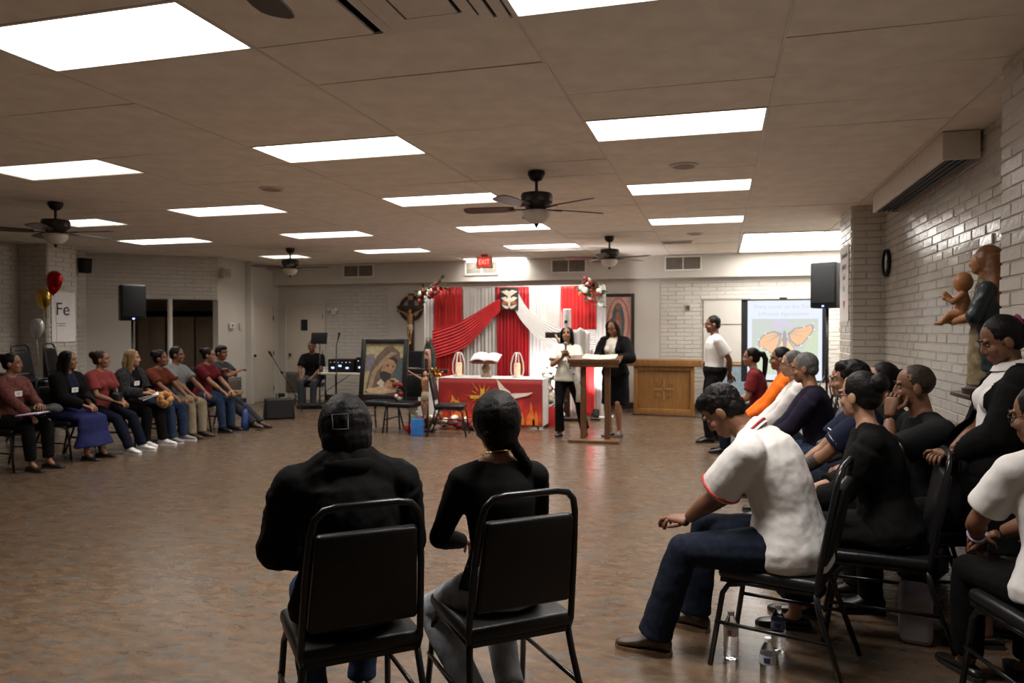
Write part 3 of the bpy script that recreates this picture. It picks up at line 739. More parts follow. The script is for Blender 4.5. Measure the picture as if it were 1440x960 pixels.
            sh.add(vs, fs)
            if shoes.get('style') == 'boot': sh.loft([P((0, -.02, .05)), P((0, -.018, .10)), an + (k_ - an) * .22], [(.040, .048), (.042, .046), (.048, .05)], 14, side=(1, 0, 0))
            so_ = sh.build('shoe', shoes['mat'], body)
            sl = MB(); ol = [(-.07, .030), (-.03, .036), (.03, .037), (.09, .044), (.14, .042), (.175, .028)]
            out = [(hw_ * wd, yy) for yy, hw_ in ol] + [(0, .192)] + [(-hw_ * wd, yy) for yy, hw_ in ol[::-1]] + [(0, -.082)]
            sl.plate(out, P((0, 0, 0)), rot @ V((1, 0, 0)), rot @ V((0, 1, 0)), rot @ V((0, 0, 1)), .020); sl.build('sole', shoes.get('sole', sole_m), so_, False)
    # ---- hair
    if hair:
        style = hair['style']; hmx = MB(); vol = hair.get('vol', 1.); hm_ = hairm(hair['col'])
        E_ = lambda c, r: hmx.ell(Hh(c), tuple(k * hs * vol for k in r), Rh, 18, 12)
        yawm = Matrix.Rotation(R(hy_ + twist * .5), 3, 'Z')
        if style == 'shaved': E_((0, -.021, .036), (.0785, .0935, .0905))
        else:
            E_((0, -.024, .037), (.0835, .097, .0955)); E_((0, -.05, -.015), (.070, .062, .06))
        if style == 'capbob': E_((0, -.026, .004), (.100, .100, .120)); E_((0, -.045, -.05), (.094, .080, .090))
        if style == 'short_top': E_((0, .018, .085), (.068, .075, .043)); E_((0, .05, .082), (.055, .04, .032))
        def strand(pts, rad): hmx.loft(pts, [tuple(k * hs for k in r) if isinstance(r, tuple) else r * hs for r in rad], 12, side=Rh @ V((1, 0, 0)))
        down = V((0, 0, -1))
        if style in ('long', 'bob', 'wavy'):
            L = hair.get('len', .26)
            back = -(yawm @ V((0, 1, 0)))
            p0 = Hh((0, -.06, .03)); strand([p0, Hh((0, -.085, -.05)), Hh((0, -.075, -.06)) + down * L * .45, Hh((0, -.07, -.06)) + down * L * .8, Hh((0, -.07, -.06)) + down * L], [(.075, .055), (.088, .052), (.092, .045), (.08, .04), (.05, .025)])
            for q in (-1, 1):
                strand([Hh((q * .045, .03, .095)), Hh((q * .078, .025, .045)), Hh((q * .088, .005, -.03)), Hh((q * .09, -.01, -.06)) + down * L * .35, Hh((q * .085, -.02, -.06)) + down * L * .75], [(.028, .022), (.026, .034), (.025, .04), (.026, .038), (.016, .02)])
        if style in ('pony', 'braid', 'bun', 'curlybun'): E_((0, -.055, .02), (.072, .065, .07))
        if style == 'pony':
            L = hair.get('len', .3); b = Hh((0, -.115, .05)); bk = -(yawm @ V((0, 1, 0)))
            strand([Hh((0, -.09, .05)), b + bk * .03, b + bk * .06 + down * .07, b + bk * .05 + down * L * .6, b + bk * .04 + down * L], [(.03, .03), (.034, .036), (.04, .036), (.036, .03), (.012, .012)])
        if style == 'bun': hmx.ell(Hh((0, -.115, .065)), (.05 * hs, .045 * hs, .05 * hs), Rh); hmx.ell(Hh((.02, -.10, .085)), .035 * hs)
        if style == 'curlybun':
            rr = random.Random(3)
            for k in range(26):
                u = V((rr.gauss(0, 1), rr.gauss(0, 1), rr.gauss(0, 1))).normalized(); hmx.ell(Hh(V((0, -.115, -.0)) + u * .055), .026 * hs, seg=8, rings=6)
        if style == 'braid':
            q = hair.get('side', 1); p = Hh((q * .03, -.085, -.05)); dd = yawm @ V((q * .5, -.05, -.7))
            hmx.loft([Hh((0, -.05, .03)), Hh((q * .005, -.08, -.03)), Hh((q * .02, -.08, -.08))], [(.085 * hs, .06 * hs), (.085 * hs, .05 * hs), (.05 * hs, .035 * hs)], 14, side=Rh @ V((1, 0, 0)))
            hmx.ell(Hh((0, -.06, -.04)), (.075 * hs, .05 * hs, .075 * hs), Rh)
            for k in range(7): hmx.ell(p + dd * (.026 * k) + V((0, 0, .0)), (.031 - k * .002, .027 - k * .0015, .026), seg=10, rings=7)
        post = None
        ho = job(hmx, 'hair', hm_, body, vh if near else .008, 3, hair.get('disp', .006), .03)
    if extras: extras(ctx)
    return body
POST = []
def finish():
    bpy.context.view_layer.update(); dg = bpy.context.evaluated_depsgraph_get(); new = []
    for o, post in JOBS: new.append((o, bpy.data.meshes.new_from_object(o.evaluated_get(dg))))
    for o, me in new:
        mats = [m for m in o.data.materials]; o.modifiers.clear(); old = o.data; o.data = me; me.name = o.name.split('.')[0]
        me.materials.clear()
        for m in mats: me.materials.append(m)
        me.polygons.foreach_set('use_smooth', [True] * len(me.polygons)); bpy.data.meshes.remove(old)
    for o, post in POST: post(o)

# ------------------------------------------------------------ the people
blk = cloth('black_fabric', (.0045, .0043, .0045)); blk2 = cloth('soft_black_knit', (.0055, .0052, .0055)); navy = cloth('navy_fabric', (.010, .013, .030))
jean = cloth('blue_denim', (.016, .026, .056), col2=(.028, .044, .088), scale=30); jean_d = cloth('dark_denim', (.006, .009, .017), col2=(.011, .015, .027), scale=30)
jean_l = cloth('washed_grey_denim', (.26, .28, .31), col2=(.40, .42, .45), scale=16); shirt_w = cloth('white_cotton', (.64, .615, .595), var=.03)
cream = cloth('cream_blouse', (.66, .61, .53), var=.04)
def tagf(x=.07, t=.66, name='name_tag'):
    def f(c):
        b = c['body']; p = c['spt'](t) + c['axis'](.6) * x + c['fwd'](.6) * (.128 * c['s'] * c['g'] + .03)
        u = c['axis'](.6); n = c['fwd'](.6); v = n.cross(u) * -1; v = V((0, 0, 1)) - n * n.z; v.normalize(); u = v.cross(n)
        MB().plate([(-.045, -.028), (.045, -.028), (.045, .028), (-.045, .028)], p, u, v, n, .004).build(name, paper, b, False)
        for k, (a, l) in enumerate(((.008, .06), (-.010, .04))): MB().plate([(-l / 2, a - .003), (l / 2, a - .003), (l / 2, a + .003), (-l / 2, a + .003)], p + n * .0045, u, v, n, .001).build('handwriting', ink, b, False)
    return f
def glasses(c):
    b = c['body']; H_ = c['Hh']; m = M('dark_glasses_frame', (.012, .010, .012), .25)
    mb = MB()
    for q in (-1, 1):
        pts = [H_((q * .032 + .026 * math.cos(a), .102 - .012 * abs(q * .032 + .026 * math.cos(a)) / .058, .002 + .020 * math.sin(a))) for a in [k * math.pi / 7 for k in range(14)]]
        mb.loft(pts, .0018, 6, closed=True); mb.tube([H_((q * .058, .090, .006)), H_((q * .080, .03, .008)), H_((q * .084, -.005, .0))], .0018, 6)
    mb.tube([H_((-.007, .104, .004)), H_((.007, .104, .004))], .002, 6)
    mb.build('glasses', m, b)
def ring(mb, c, n, r, th, k=20, rad=.006):
    n = V(n).normalized(); a = n.orthogonal().normalized(); d = n.cross(a)
    mb.loft([V(c) + (a * math.cos(2 * math.pi * i / k) + d * math.sin(2 * math.pi * i / k)) * r for i in range(k)], [(th, rad)] * k, 6, side=None, closed=True)
def bracelet(q, m, name='bracelet', r=.034):
    def f(c):
        a, e, w = c['arms'][q]; mb = MB(); d = (w - e).normalized(); ring(mb, e + (w - e) * .90, d, r, .005, rad=.005); mb.build(name, m, c['body'])
    return f
def multi(*fs):
    def f(c):
        for g in fs: g(c)
    return f

# --- foreground woman with a black jacket
chair(-1.30, 2.43, 41, 'black banquet chair under the woman in the bulky black jacket')
def clip(c):
    H_ = c['Hh']; Rh = c['Rh']; mb = MB(); p = [(-.035, -.024), (.02, -.024), (.02, .03), (-.035, .03)]
    o = H_((-.030, -.142, .0)); mb.loft([o + Rh @ V((x, 0, z)) for x, z in p], .0028, 6, closed=True); mb.build('hair_clip', M('dark_grey_clip', (.005, .005, .006), .5), c['body'])
    a = c['nb']; mb = MB(); rr = 24
    mb.loft([a + V((.105 * math.cos(2 * math.pi * i / rr), .085 * math.sin(2 * math.pi * i / rr) - .01, -.012 - .012 * math.sin(2 * math.pi * i / rr))) for i in range(rr)], [(.020, .030)] * rr, 10, closed=True); mb.build('jacket_collar', blk2, c['body'])
person(-1.30, 2.43, 36, 'woman in bulky black jacket and blue jeans seated with back turned, at left front', 'tan', .92, fem=True, girth=1.16, lean=(6, 12), head=(2, 16, 0),
       hands={-1: (-.10, .26, .63), 1: (.10, .26, .63)}, elbows={-1: (-.8, -.35, -.6), 1: (.8, -.35, -.6)}, feet={-1: (-.10, .30, .085), 1: (.10, .33, .085)}, near=True,
       top=dict(mat=blk, off=.012, sleeve='long'), jacket=dict(mat=blk2, off=.030, sleeve='long', hem=.04, loose=.006, disp=.022, trap=.03), bottom=dict(mat=jean, name='jeans'), shoes=dict(mat=shoe_black),
       hair=dict(style='capbob', col='black', vol=1.08), extras=clip, shoulderw=.20, hipy=-.04)
# --- foreground woman with the braid
chair(-.82, 2.74, 40, 'black banquet chair under the woman with the long dark braid')
def necklace(c):
    mb = MB(); a = c['nb'] + V((0, -.004, .012)); rr = 24
    mb.loft([a + V((.070 * math.cos(2 * math.pi * i / rr), .068 * math.sin(2 * math.pi * i / rr), .012 - .02 * math.sin(2 * math.pi * i / rr))) for i in range(rr)], .0022, 6, closed=True); mb.build('necklace', gold, c['body'])
person(-.82, 2.74, 38, 'slim woman in tight black top with long dark side braid, seated with back turned', 'tan', .89, fem=True, girth=1.0, lean=(6, 8), twist=-6, head=(-4, 8, 0),
       hands={-1: (-.07, .24, .63), 1: (.08, .24, .63)}, elbows={-1: (-1, -.5, -.5), 1: (.8, -.5, -.6)}, feet={-1: (-.10, .02, .10), 1: (.06, .04, .10)}, knee_hint={-1: (-.34, 1, .6), 1: (.1, 1, .6)}, near=True,
       top=dict(mat=blk2, off=.007, sleeve='long', hem=-.06, loose=-.002, disp=.006), bottom=dict(mat=jean_l, name='jeans'), shoes=dict(mat=M('grey_suede_shoe', (.06, .052, .048), .8), pitch={-1: -35, 1: -35}),
       hair=dict(style='braid', col='black', side=1, vol=1.26), extras=necklace)
# --- bowed man
chair(.26, 3.57, 74, 'black banquet chair under the bowed man in the white shirt')
def wshirt(c):
    b = c['body']; rm = M('red_embroidery', (.42, .03, .025), .7, var=.5, scale=120)
    for q in (-1, 1):
        a, e, w = c['arms'][q]; mb = MB(); d = (e - a).normalized(); ring(mb, a + (e - a) * .77, d, .056 * c['s'] + .0345, .004, rad=.007, k=26); mb.build('sleeve_stripe', rm, b)
    nb = c['nb']; d1 = c['d1']; ax = c['axis'](1); f = c['fwd'](.95); k = 22; pts = []; top = []
    mb = MB()
    rngs = []
    for j, (rr, hh) in enumerate(((.098, -.035), (.082, .012), (.076, .034), (.090, .026), (.112, -.018))):
        rngs.append([nb + ax * rr * math.sin(2 * math.pi * i / k) - f * rr * .92 * math.cos(2 * math.pi * i / k) + d1 * (hh - (.02 * (1 - math.cos(2 * math.pi * i / k)))) for i in range(k)])
    vs = [p for r_ in rngs for p in r_]; mb.add(vs, [(j * k + i, j * k + (i + 1) % k, (j + 1) * k + (i + 1) % k, (j + 1) * k + i) for j in range(4) for i in range(k)])
    o = mb.build('collar', shirt_w, b); mb = MB()
    st = [rngs[3][i] * .45 + rngs[4][i] * .55 for i in [k - 6 + j for j in range(6)] + list(range(0, 7)) for i in [i % k]]
    nrm = [(rngs[4][i % k] - nb).normalized() for i in [k - 6 + j for j in range(6)] + list(range(0, 7))]
    mb.tube([p + n_ * .004 for p, n_ in zip(st, nrm)], .006, 6); mb.build('collar_stripe', rm, o)
person(.26, 3.57, 74, 'man in white shirt with red trimmed sleeves and jeans, seated with head bowed', 'brown', 1.03, lean=(0, 42), head=(0, 44, 0), near=True,
       hands={-1: (-.03, .43, .575), 1: (.035, .42, .585)}, elbows={-1: (-.55, -.5, -.8), 1: (.55, -.5, -.8)}, feet={-1: (-.23, .50, .085), 1: (.14, .43, .085)}, knee_hint={-1: (-.22, .6, 1.), 1: (.16, .6, 1)}, handdir={-1: (.35, .9, .05), 1: (-.35, .9, .0)}, curl=40,
       top=dict(mat=shirt_w, off=.020, sleeve='short', hem=-.19, loose=.014, disp=.014, hemflare=.08, slen=.84), bottom=dict(mat=jean_d, name='jeans', off=.014, flare=.012, len=1.0), shoes=dict(mat=shoe_brown, sole=sole_tan, style='boot'),
       hair=dict(style='short_top', col='black', disp=.016), extras=wshirt, hipy=-.05, shoulderw=.20, girth=1.10)
# --- right hand rows
chair(.76, 4.0, 82, 'black banquet chair under the woman in black with glasses')
person(.76, 4.0, 82, 'woman in black with glasses and dark tied hair, seated behind the bowed man', 'light', .98, fem=True, lean=(10, 14), head=(-32, 4, 0), near=True,
       hands={-1: (-.05, .36, .63), 1: (.05, .34, .67)}, feet={-1: (-.08, .38, .06), 1: (.10, .34, .06)}, top=dict(mat=blk, sleeve='three', hem=-.12, loose=.01, disp=.02), bottom=dict(kind='skirt', mat=blk, hemf=.72, flare=.03),
       shoes=dict(mat=shoe_black, style='flat'), hair=dict(style='bun', col='black'), extras=multi(glasses), girth=1.08)
chair(.84, 4.80, 86, 'black banquet chair under the man in the navy shirt with a white sleeve stripe')
def navy_stripe(c):
    for q in (-1, 1):
        a, e, w = c['arms'][q]; mb = MB(); d = (e - a).normalized(); ring(mb, a + (e - a) * .62, d, .056 * c['s'] + .021, .003, rad=.006, k=26); mb.build('sleeve_stripe', paper, c['body'])
    a, e, w = c['arms'][-1]; mb = MB(); tm = M('arm_tattoo', (.05, .035, .03), .6, var=.5, scale=60)
    mb.loft([e + (w - e) * t for t in (.2, .4, .6)], [.0435 * c['s'], .042 * c['s'], .038 * c['s']], 16, caps=False); mb.build('tattoo', tm, c['body'])
person(.84, 4.80, 86, 'man in navy shirt with spiky black hair and tattooed arm, seated leaning forward', 'tan', 1.02, lean=(8, 14), head=(-24, 2, 0), near=False, hands={-1: (-.06, .42, .62), 1: (.08, .42, .60)}, elbows={-1: (-.8, -.2, -.8), 1: (.8, -.2, -.8)},
       top=dict(mat=navy, sleeve='short', loose=.014), bottom=dict(mat=jean_d, name='jeans'), shoes=dict(mat=shoe_black), hair=dict(style='short_top', col='black', disp=.02), extras=navy_stripe)
chair(1.06, 5.15, 90, 'black banquet chair under the woman with the curly black bun')
person(1.06, 5.15, 90, 'woman with curly black hair bun in black top, seated in the second row', 'tan', .98, fem=True, lean=(8, 12), head=(10, 4, 0), top=dict(mat=blk2, sleeve='long'),
       bottom=dict(mat=blk), shoes=dict(mat=shoe_black), hair=dict(style='curlybun', col='black'))
chair(.95, 5.5, 87, 'black banquet chair under the person in the grey patterned shirt')
person(.95, 5.5, 87, 'person in grey patterned shirt, mostly hidden behind the man in the navy shirt', 'tan', .97, lean=(12, 18), head=(-10, 6, 0), hands={-1: (-.08, .36, .61), 1: (.06, .36, .61)}, top=dict(mat=cloth('grey_patterned', (.03, .03, .033), col2=(.16, .16, .16), scale=45), sleeve='three'), bottom=dict(mat=jean_d, name='jeans'), shoes=dict(mat=shoe_black), hair=dict(style='short', col='black'))
chair(1.12, 4.5, 104, 'black banquet chair under the man with cropped hair and hand on chin')
person(1.12, 4.5, 100, 'man with closely cropped hair in black tee shirt, seated resting chin on hand', 'brown', 1.01, lean=(8, 16), head=(-14, 4, 0), near=True, hands={-1: (-.03, .235, 1.05), 1: (.03, .27, .63)}, elbows={-1: (-.4, .6, -1), 1: (.7, -.4, -.6)}, handdir={-1: (.2, -.2, 1)}, curl=60,
       top=dict(mat=cloth('black_print_tee', (.011, .011, .012), var=.3, scale=5), sleeve='short', loose=.016), bottom=dict(mat=blk), shoes=dict(mat=shoe_black), hair=dict(style='shaved', col='shaved'))
# --- standing woman at right
def blouse_collar(c):
    nb = c['nb']; k = 20; rr = [(.074, .0), (.068, .028), (.082, .016), (.098, -.014)]
    vs = [nb + V((r_ * math.cos(2 * math.pi * i / k), r_ * .95 * math.sin(2 * math.pi * i / k) + .006, h - .016 * math.sin(2 * math.pi * i / k))) for r_, h in rr for i in range(k)]
    MB().add(vs, [(j * k + i, j * k + (i + 1) % k, (j + 1) * k + (i + 1) % k, (j + 1) * k + i) for j in range(3) for i in range(k)]).build('collar', shirt_w, c['body'])
def scrunchie(c):
    mb = MB(); H_ = c['Hh']; k = 14; ctr = V((0, -.105, .065)); pts = [H_(ctr + V((.026 * math.cos(2 * math.pi * i / k), -.005, .026 * math.sin(2 * math.pi * i / k)))) for i in range(k)]
    mb.loft(pts, [(.010, .012) if i % 2 else (.013, .009) for i in range(k)], 8, closed=True); mb.build('hair_tie', M('plum_scrunchie', (.16, .02, .06), .8), c['body'])
person(1.29, 4.06, 86, 'woman standing in black jacket over white blouse beside the right brick pillar', 'brown', .925, 'stand', True, girth=1.14, lean=(-12, -4), head=(4, 22, 0), near=True, hands={-1: (-.04, .20, .90), 1: (.03, .20, .89)}, elbows={-1: (-.8, -.6, -.5), 1: (.8, -.6, -.5)}, handdir={-1: (.6, .6, .1), 1: (-.6, .6, .05)},
       feet={-1: (-.09, .06, .07), 1: (.10, -.08, .07)}, top=dict(mat=shirt_w, off=.012, sleeve='short', hem=.0, hemflare=0., name='blouse'), jacket=dict(mat=blk, off=.026, open=.11, hem=-.17, disp=.014), bottom=dict(kind='skirt', mat=blk, hem=.47, flare=.02), shoes=dict(mat=shoe_black, style='flat'),
       hair=dict(style='pony', col='black', len=.16), extras=multi(blouse_collar, scrunchie))
chair(1.24, 3.26, 14, 'black banquet chair under the woman cut by the right edge')
pearls = M('lilac_beads', (.42, .36, .48), .3)
def florals(c):
    rr = random.Random(5); fm = M('blue_print_flower', (.10, .12, .38), .8)
    for k in range(9):
        t = rr.uniform(.3, .8); x = rr.uniform(-.10, .10); p = c['spt'](t) + c['axis'](.6) * x + c['fwd'](.5) * (.125 * math.sqrt(max(.1, 1 - (x / .19) ** 2)) + .028); n = c['fwd'](.5); u = c['axis'](.5); v = u.cross(n)
        MB().plate([(.016 * math.cos(a) * (1 if i % 2 else .5), .016 * math.sin(a) * (1 if i % 2 else .5)) for i, a in enumerate([j * math.pi / 5 for j in range(10)])], p, u, v, n, .003).build('printed_flower', fm, c['body'], False)
person(1.24, 3.26, 14, 'woman with glasses in white flowered blouse, cut by the right edge', 'brown', .97, fem=True, lean=(6, 12), head=(36, 12, 0), near=True, hands={-1: (-.10, .34, .63), 1: (-.02, .35, .63)}, elbows={-1: (-.9, -.3, -.6), 1: (.8, -.4, -.6)}, top=dict(mat=shirt_w, sleeve='short', hem=-.16, name='blouse'), bottom=dict(mat=blk, len=.92), shoes=dict(mat=shoe_black, style='flat'),
       feet={-1: (-.10, .40, .07), 1: (.12, .34, .07)}, hair=dict(style='bun', col='black'), extras=multi(glasses, bracelet(-1, pearls), florals))
# --- rest of the right row
chair(.73, 6.3, 88, 'black banquet chair under the grey haired man')
person(.73, 6.3, 88, 'grey haired man in dark purple shirt, seated in the right row', 'tan', 1.02, lean=(6, 12), head=(-8, 10, 0), hands={-1: (-.05, .37, .62), 1: (.06, .37, .60)}, top=dict(mat=cloth('dark_purple_shirt', (.014, .011, .024)), sleeve='long', loose=.010), bottom=dict(mat=jean), shoes=dict(mat=shoe_black), hair=dict(style='short', col='grey'))
chair(.70, 7.1, 88, 'black banquet chair under the man in the loose white shirt')
person(.70, 7.1, 88, 'seated man in loose white long sleeved shirt, beside the one in orange', 'light', 1.01, lean=(6, 12), head=(0, 6, 0), hands={-1: (-.05, .36, .61), 1: (.06, .38, .61)}, top=dict(mat=shirt_w, sleeve='long', loose=.014, hem=-.17, disp=.02), bottom=dict(mat=cloth('charcoal_trousers', (.02, .02, .023))), shoes=dict(mat=shoe_black), hair=dict(style='short', col='grey'), extras=multi(glasses, bracelet(-1, black_plastic, 'wristwatch')))
chair(.66, 8.0, 87, 'black banquet chair under the man in the orange top')
person(.66, 8.0, 87, 'man in bright orange top with short dark hair, seated in front of the screen', 'brown', 1.03, lean=(6, 12), head=(0, 2, 0), hands={-1: (-.06, .36, .61), 1: (.06, .38, .61)}, top=dict(mat=cloth('orange_fabric', (.82, .15, .015)), sleeve='long', loose=.012), bottom=dict(mat=jean_d), shoes=dict(mat=shoe_black), hair=dict(style='short', col='black'))
chair(.43, 9.45, 85, 'black banquet chair under the woman in the dark red tee with a ponytail')
person(.43, 9.45, 85, 'woman in dark red tee with long ponytail, at the far end of the right row', 'tan', .97, fem=True, lean=(6, 12), head=(0, 2, 0), top=dict(mat=cloth('brick_red_tee', (.16, .018, .022)), sleeve='short'), bottom=dict(mat=jean_d), shoes=dict(mat=shoe_black), hair=dict(style='pony', col='black', len=.36))
chair(.26, 10.7, 100, 'empty black chair beside the standing man near the screen')
# --- three standing at the front
def sash(c):
    b = c['body']; sm_ = M('white_sash', (.74, .72, .63), .7); s = c['s']; pts = []
    P0 = c['spt'](.86) + c['axis'](1) * .10 * s; mb = MB()
    path = [P0 + V((0, -.06, .035)), P0 + V((0, .03, .045)), c['spt'](.66) + V((.05, .155, 0)), c['spt'](.35) + V((-.04, .150, 0)), c['spt'](.05) + V((-.13, .135, 0)), c['pel'] + V((-.175, .09, -.18)), c['pel'] + V((-.17, .10, -.34))]
    mb.loft(path, [(.038, .005)] * len(path), 8, side=(1, .2, .6)); mb.build('sash', sm_, b)
    for k, (t, x) in enumerate(((.5, .01), (.3, -.055), (.12, -.105))): MB().ell(c['spt'](t) + V((x, .165, 0)), (.014, .005, .014), seg=8, rings=5).build('sash_badge', leaf_m if k % 2 else M('blue_badge', (.08, .12, .3), .5), b)
def mic(c):
    b = c['body']; a = (c['arms'][-1][2] + c['arms'][1][2]) / 2; m = c['Hh']((0, .125, -.075)); d = (m - a).normalized()
    o = MB().loft([a - d * .06 + V((0, .06, 0)), m - d * .03], [.011, .014], 12).build('microphone_body', black_plastic, None)
    return o
person(-2.10, 10.42, 186, 'young woman in white tee with a sash, standing and speaking into a microphone', 'tan', .905, 'stand', True, lean=(0, 0), head=(-8, -14, 0), girth=1.05, hands={-1: (-.03, .21, 1.16), 1: (.04, .21, 1.13)}, elbows={-1: (-.8, -.1, -1), 1: (.8, -.1, -1)}, handdir={-1: (.3, .5, .8), 1: (-.3, .5, .8)}, curl=70, feet={-1: (-.24, -.18, .085), 1: (.10, .04, .085)},
       top=dict(mat=cloth('white_tee', (.72, .70, .61)), sleeve='short', hem=-.12, loose=.012), bottom=dict(mat=blk, flare=.012), shoes=dict(mat=shoe_black), hair=dict(style='long', col='black', len=.27), extras=sash)
mcr = empty('microphone', (-2.10, 10.42, 0), 186, 'hand microphone held up by the young woman with the sash', 'microphone')
MB().loft([V((.0, .24, 1.17)), V((0.0, .205, 1.295))], [.012, .016], 12).build('handle', black_plastic, mcr)
MB().ell((0.0, .20, 1.318), (.027, .027, .032)).build('grille_head', M('steel_mesh', (.22, .22, .24), .4, metal=.8), mcr)
person(-1.42, 10.50, 158, 'woman in long black cardigan and black skirt, reading at the wooden stand', 'tan', .985, 'stand', True, lean=(0, 6), head=(10, 22, 0), girth=1.08, hands={-1: (-.16, .30, 1.12), 1: (.02, .33, 1.12)}, elbows={-1: (-1, -.4, -.7), 1: (1, -.4, -.7)}, handdir={-1: (.3, .9, 0), 1: (-.2, .9, 0)}, feet={-1: (-.08, .02, .075), 1: (.09, -.02, .075)},
       top=dict(mat=cream, sleeve='short', hem=-.02, hemflare=0., name='blouse'), jacket=dict(mat=blk, off=.026, open=.085, hem=-.17, name='cardigan'), bottom=dict(kind='skirt', mat=blk, hem=.46, flare=.02), shoes=dict(mat=shoe_black, style='flat'), hair=dict(style='wavy', col='brown', len=.20))
person(-.06, 10.40, 104, 'man in white polo standing with hands behind his back by the oak cabinet', 'brown', 1.0, 'stand', lean=(-2, 2), head=(0, 6, 0), girth=1.06, hands={-1: (-.05, -.19, .92), 1: (.05, -.19, .93)}, elbows={-1: (-1, -.4, .2), 1: (1, -.4, .2)}, feet={-1: (-.12, .10, .085), 1: (.12, -.02, .085)},
       top=dict(mat=shirt_w, sleeve='short', hem=.03, loose=.012, disp=.006), bottom=dict(mat=blk, rise=.10, wo=.028), shoes=dict(mat=shoe_black), hair=dict(style='short', col='black'))
# --- left row
LR = 'black banquet chairs of the circle'
def left(y, x=-7.42): return x, y, -88
x, y, r_ = left(6.3); chair(x, y, r_, 'black banquet chair under the woman with the purple folder')
person(x, y, r_, 'woman in maroon checked blouse with purple folder on lap, leftmost of the left row', 'tan', .905, fem=True, girth=1.2, lean=(2, 4), head=(26, 0, 0), hands={-1: (-.05, .30, .70), 1: (.10, .32, .61)}, top=dict(mat=cloth('maroon_check', (.085, .022, .020), col2=(.15, .06, .05), scale=50), sleeve='long'), bottom=dict(mat=blk, len=.92), shoes=dict(mat=shoe_black, style='flat'), hair=dict(style='bun', col='black'), extras=tagf(.05, .62))
x, y, r_ = left(7.02); chair(x, y, r_, 'black banquet chair under the woman in the long blue skirt')
person(x, y, r_, 'woman in black cardigan and long blue skirt, seated in the left row', 'tan', .915, fem=True, girth=1.1, lean=(2, 4), head=(26, 0, 0), top=dict(mat=navy, sleeve='short'), jacket=dict(mat=blk, open=.07, hem=-.1), bottom=dict(kind='skirt', mat=cloth('royal_blue_skirt', (.020, .023, .088)), hemf=.82, flare=.05), shoes=dict(mat=shoe_black, style='flat'), hair=dict(style='long', col='black', len=.30), extras=tagf(.03, .58))
x, y, r_ = left(7.5); chair(x, y, r_, 'black banquet chair under the woman in the coral top')
person(x, y, r_, 'woman in coral tee, dark jeans and white sneakers, seated in the left row', 'tan', .905, fem=True, lean=(2, 6), head=(26, 0, 0), feet={-1: (-.16, .46, .085), 1: (.10, .50, .085)}, top=dict(mat=cloth('coral_tee', (.19, .038, .034)), sleeve='short'), bottom=dict(mat=cloth('indigo_jeans', (.006, .008, .018)), name='jeans'), shoes=dict(mat=shoe_white, sole=sole_white), hair=dict(style='bun', col='brown'))
x, y, r_ = left(8.0); chair(x, y, r_, 'black banquet chair under the fair haired woman')
person(x, y, r_, 'fair haired woman in black checked jacket with papers on lap, seated in the left row', 'light', .905, fem=True, girth=1.08, lean=(2, 6), head=(24, 2, 0), hands={-1: (-.02, .27, .72), 1: (.10, .27, .70)}, feet={-1: (-.10, .40, .085), 1: (.10, .30, .085)}, top=dict(mat=blk, sleeve='short'), jacket=dict(mat=cloth('black_check_jacket', (.010, .010, .011), col2=(.035, .035, .038), scale=40), open=.07, hem=-.12), bottom=dict(mat=blk), shoes=dict(mat=shoe_white, sole=sole_white), hair=dict(style='wavy', col='blonde', len=.24), extras=tagf(.05, .62))
x, y, r_ = left(8.42); chair(x, y, r_, 'black banquet chair under the person in the rust top')
person(x, y, r_, 'person in rust coloured top and blue jeans, leaning forward in the left row', 'brown', .90, fem=True, lean=(10, 16), head=(18, 2, 0), hands={-1: (-.12, .40, .61), 1: (.12, .42, .61)}, top=dict(mat=cloth('rust_top', (.095, .022, .011)), sleeve='short', loose=.012), bottom=dict(mat=jean, name='jeans'), shoes=dict(mat=M('grey_sneaker', (.22, .21, .21), .6), sole=sole_white), hair=dict(style='bun', col='black'))
x, y, r_ = left(8.80); chair(x, y, r_, 'black banquet chair under the man in the grey polo')
person(x, y, r_, 'stout man in grey polo, khaki trousers and brown boots, seated in the left row', 'brown', .94, girth=1.22, belly=.04, lean=(6, 8), head=(18, 2, 0), hands={-1: (-.16, .40, .61), 1: (.17, .42, .61)}, top=dict(mat=cloth('grey_polo', (.14, .145, .147)), sleeve='short', loose=.012), bottom=dict(mat=cloth('khaki_trousers', (.25, .205, .14))), shoes=dict(mat=shoe_brown, style='boot'), hair=dict(style='short', col='black'))
x, y, r_ = left(9.45); chair(x, y, r_, 'black banquet chair under the person in the dark red tee in the left row')
person(x, y, r_, 'person in dark red tee and blue jeans, second from far end of left row', 'tan', .905, fem=True, lean=(6, 12), head=(18, 4, 0), hands={-1: (-.10, .36, .61), 1: (.12, .38, .61)}, top=dict(mat=cloth('wine_tee', (.085, .008, .012)), sleeve='short'), bottom=dict(mat=jean, name='jeans'), shoes=dict(mat=shoe_black), hair=dict(style='bun', col='black'))
x, y, r_ = left(9.82); chair(x, y, r_, 'black banquet chair at the far end of the left row')
person(x, y, r_, 'man in dark shirt with folded arms at the far end of the left row', 'brown', .93, lean=(2, 4), head=(-4, 4, 0), hands={-1: (.12, .20, .90), 1: (-.10, .24, .88)}, elbows={-1: (-.8, .4, -.7), 1: (.8, .4, -.7)}, feet={-1: (-.10, .62, .085), 1: (.10, .66, .085)}, top=dict(mat=cloth('charcoal_shirt', (.022, .024, .028)), sleeve='short'), bottom=dict(mat=cloth('slate_trousers', (.026, .027, .034))), shoes=dict(mat=shoe_brown), hair=dict(style='short_top', col='black'))
chair(-7.88, 13.25, 195, 'black chair under the person by the sound table')
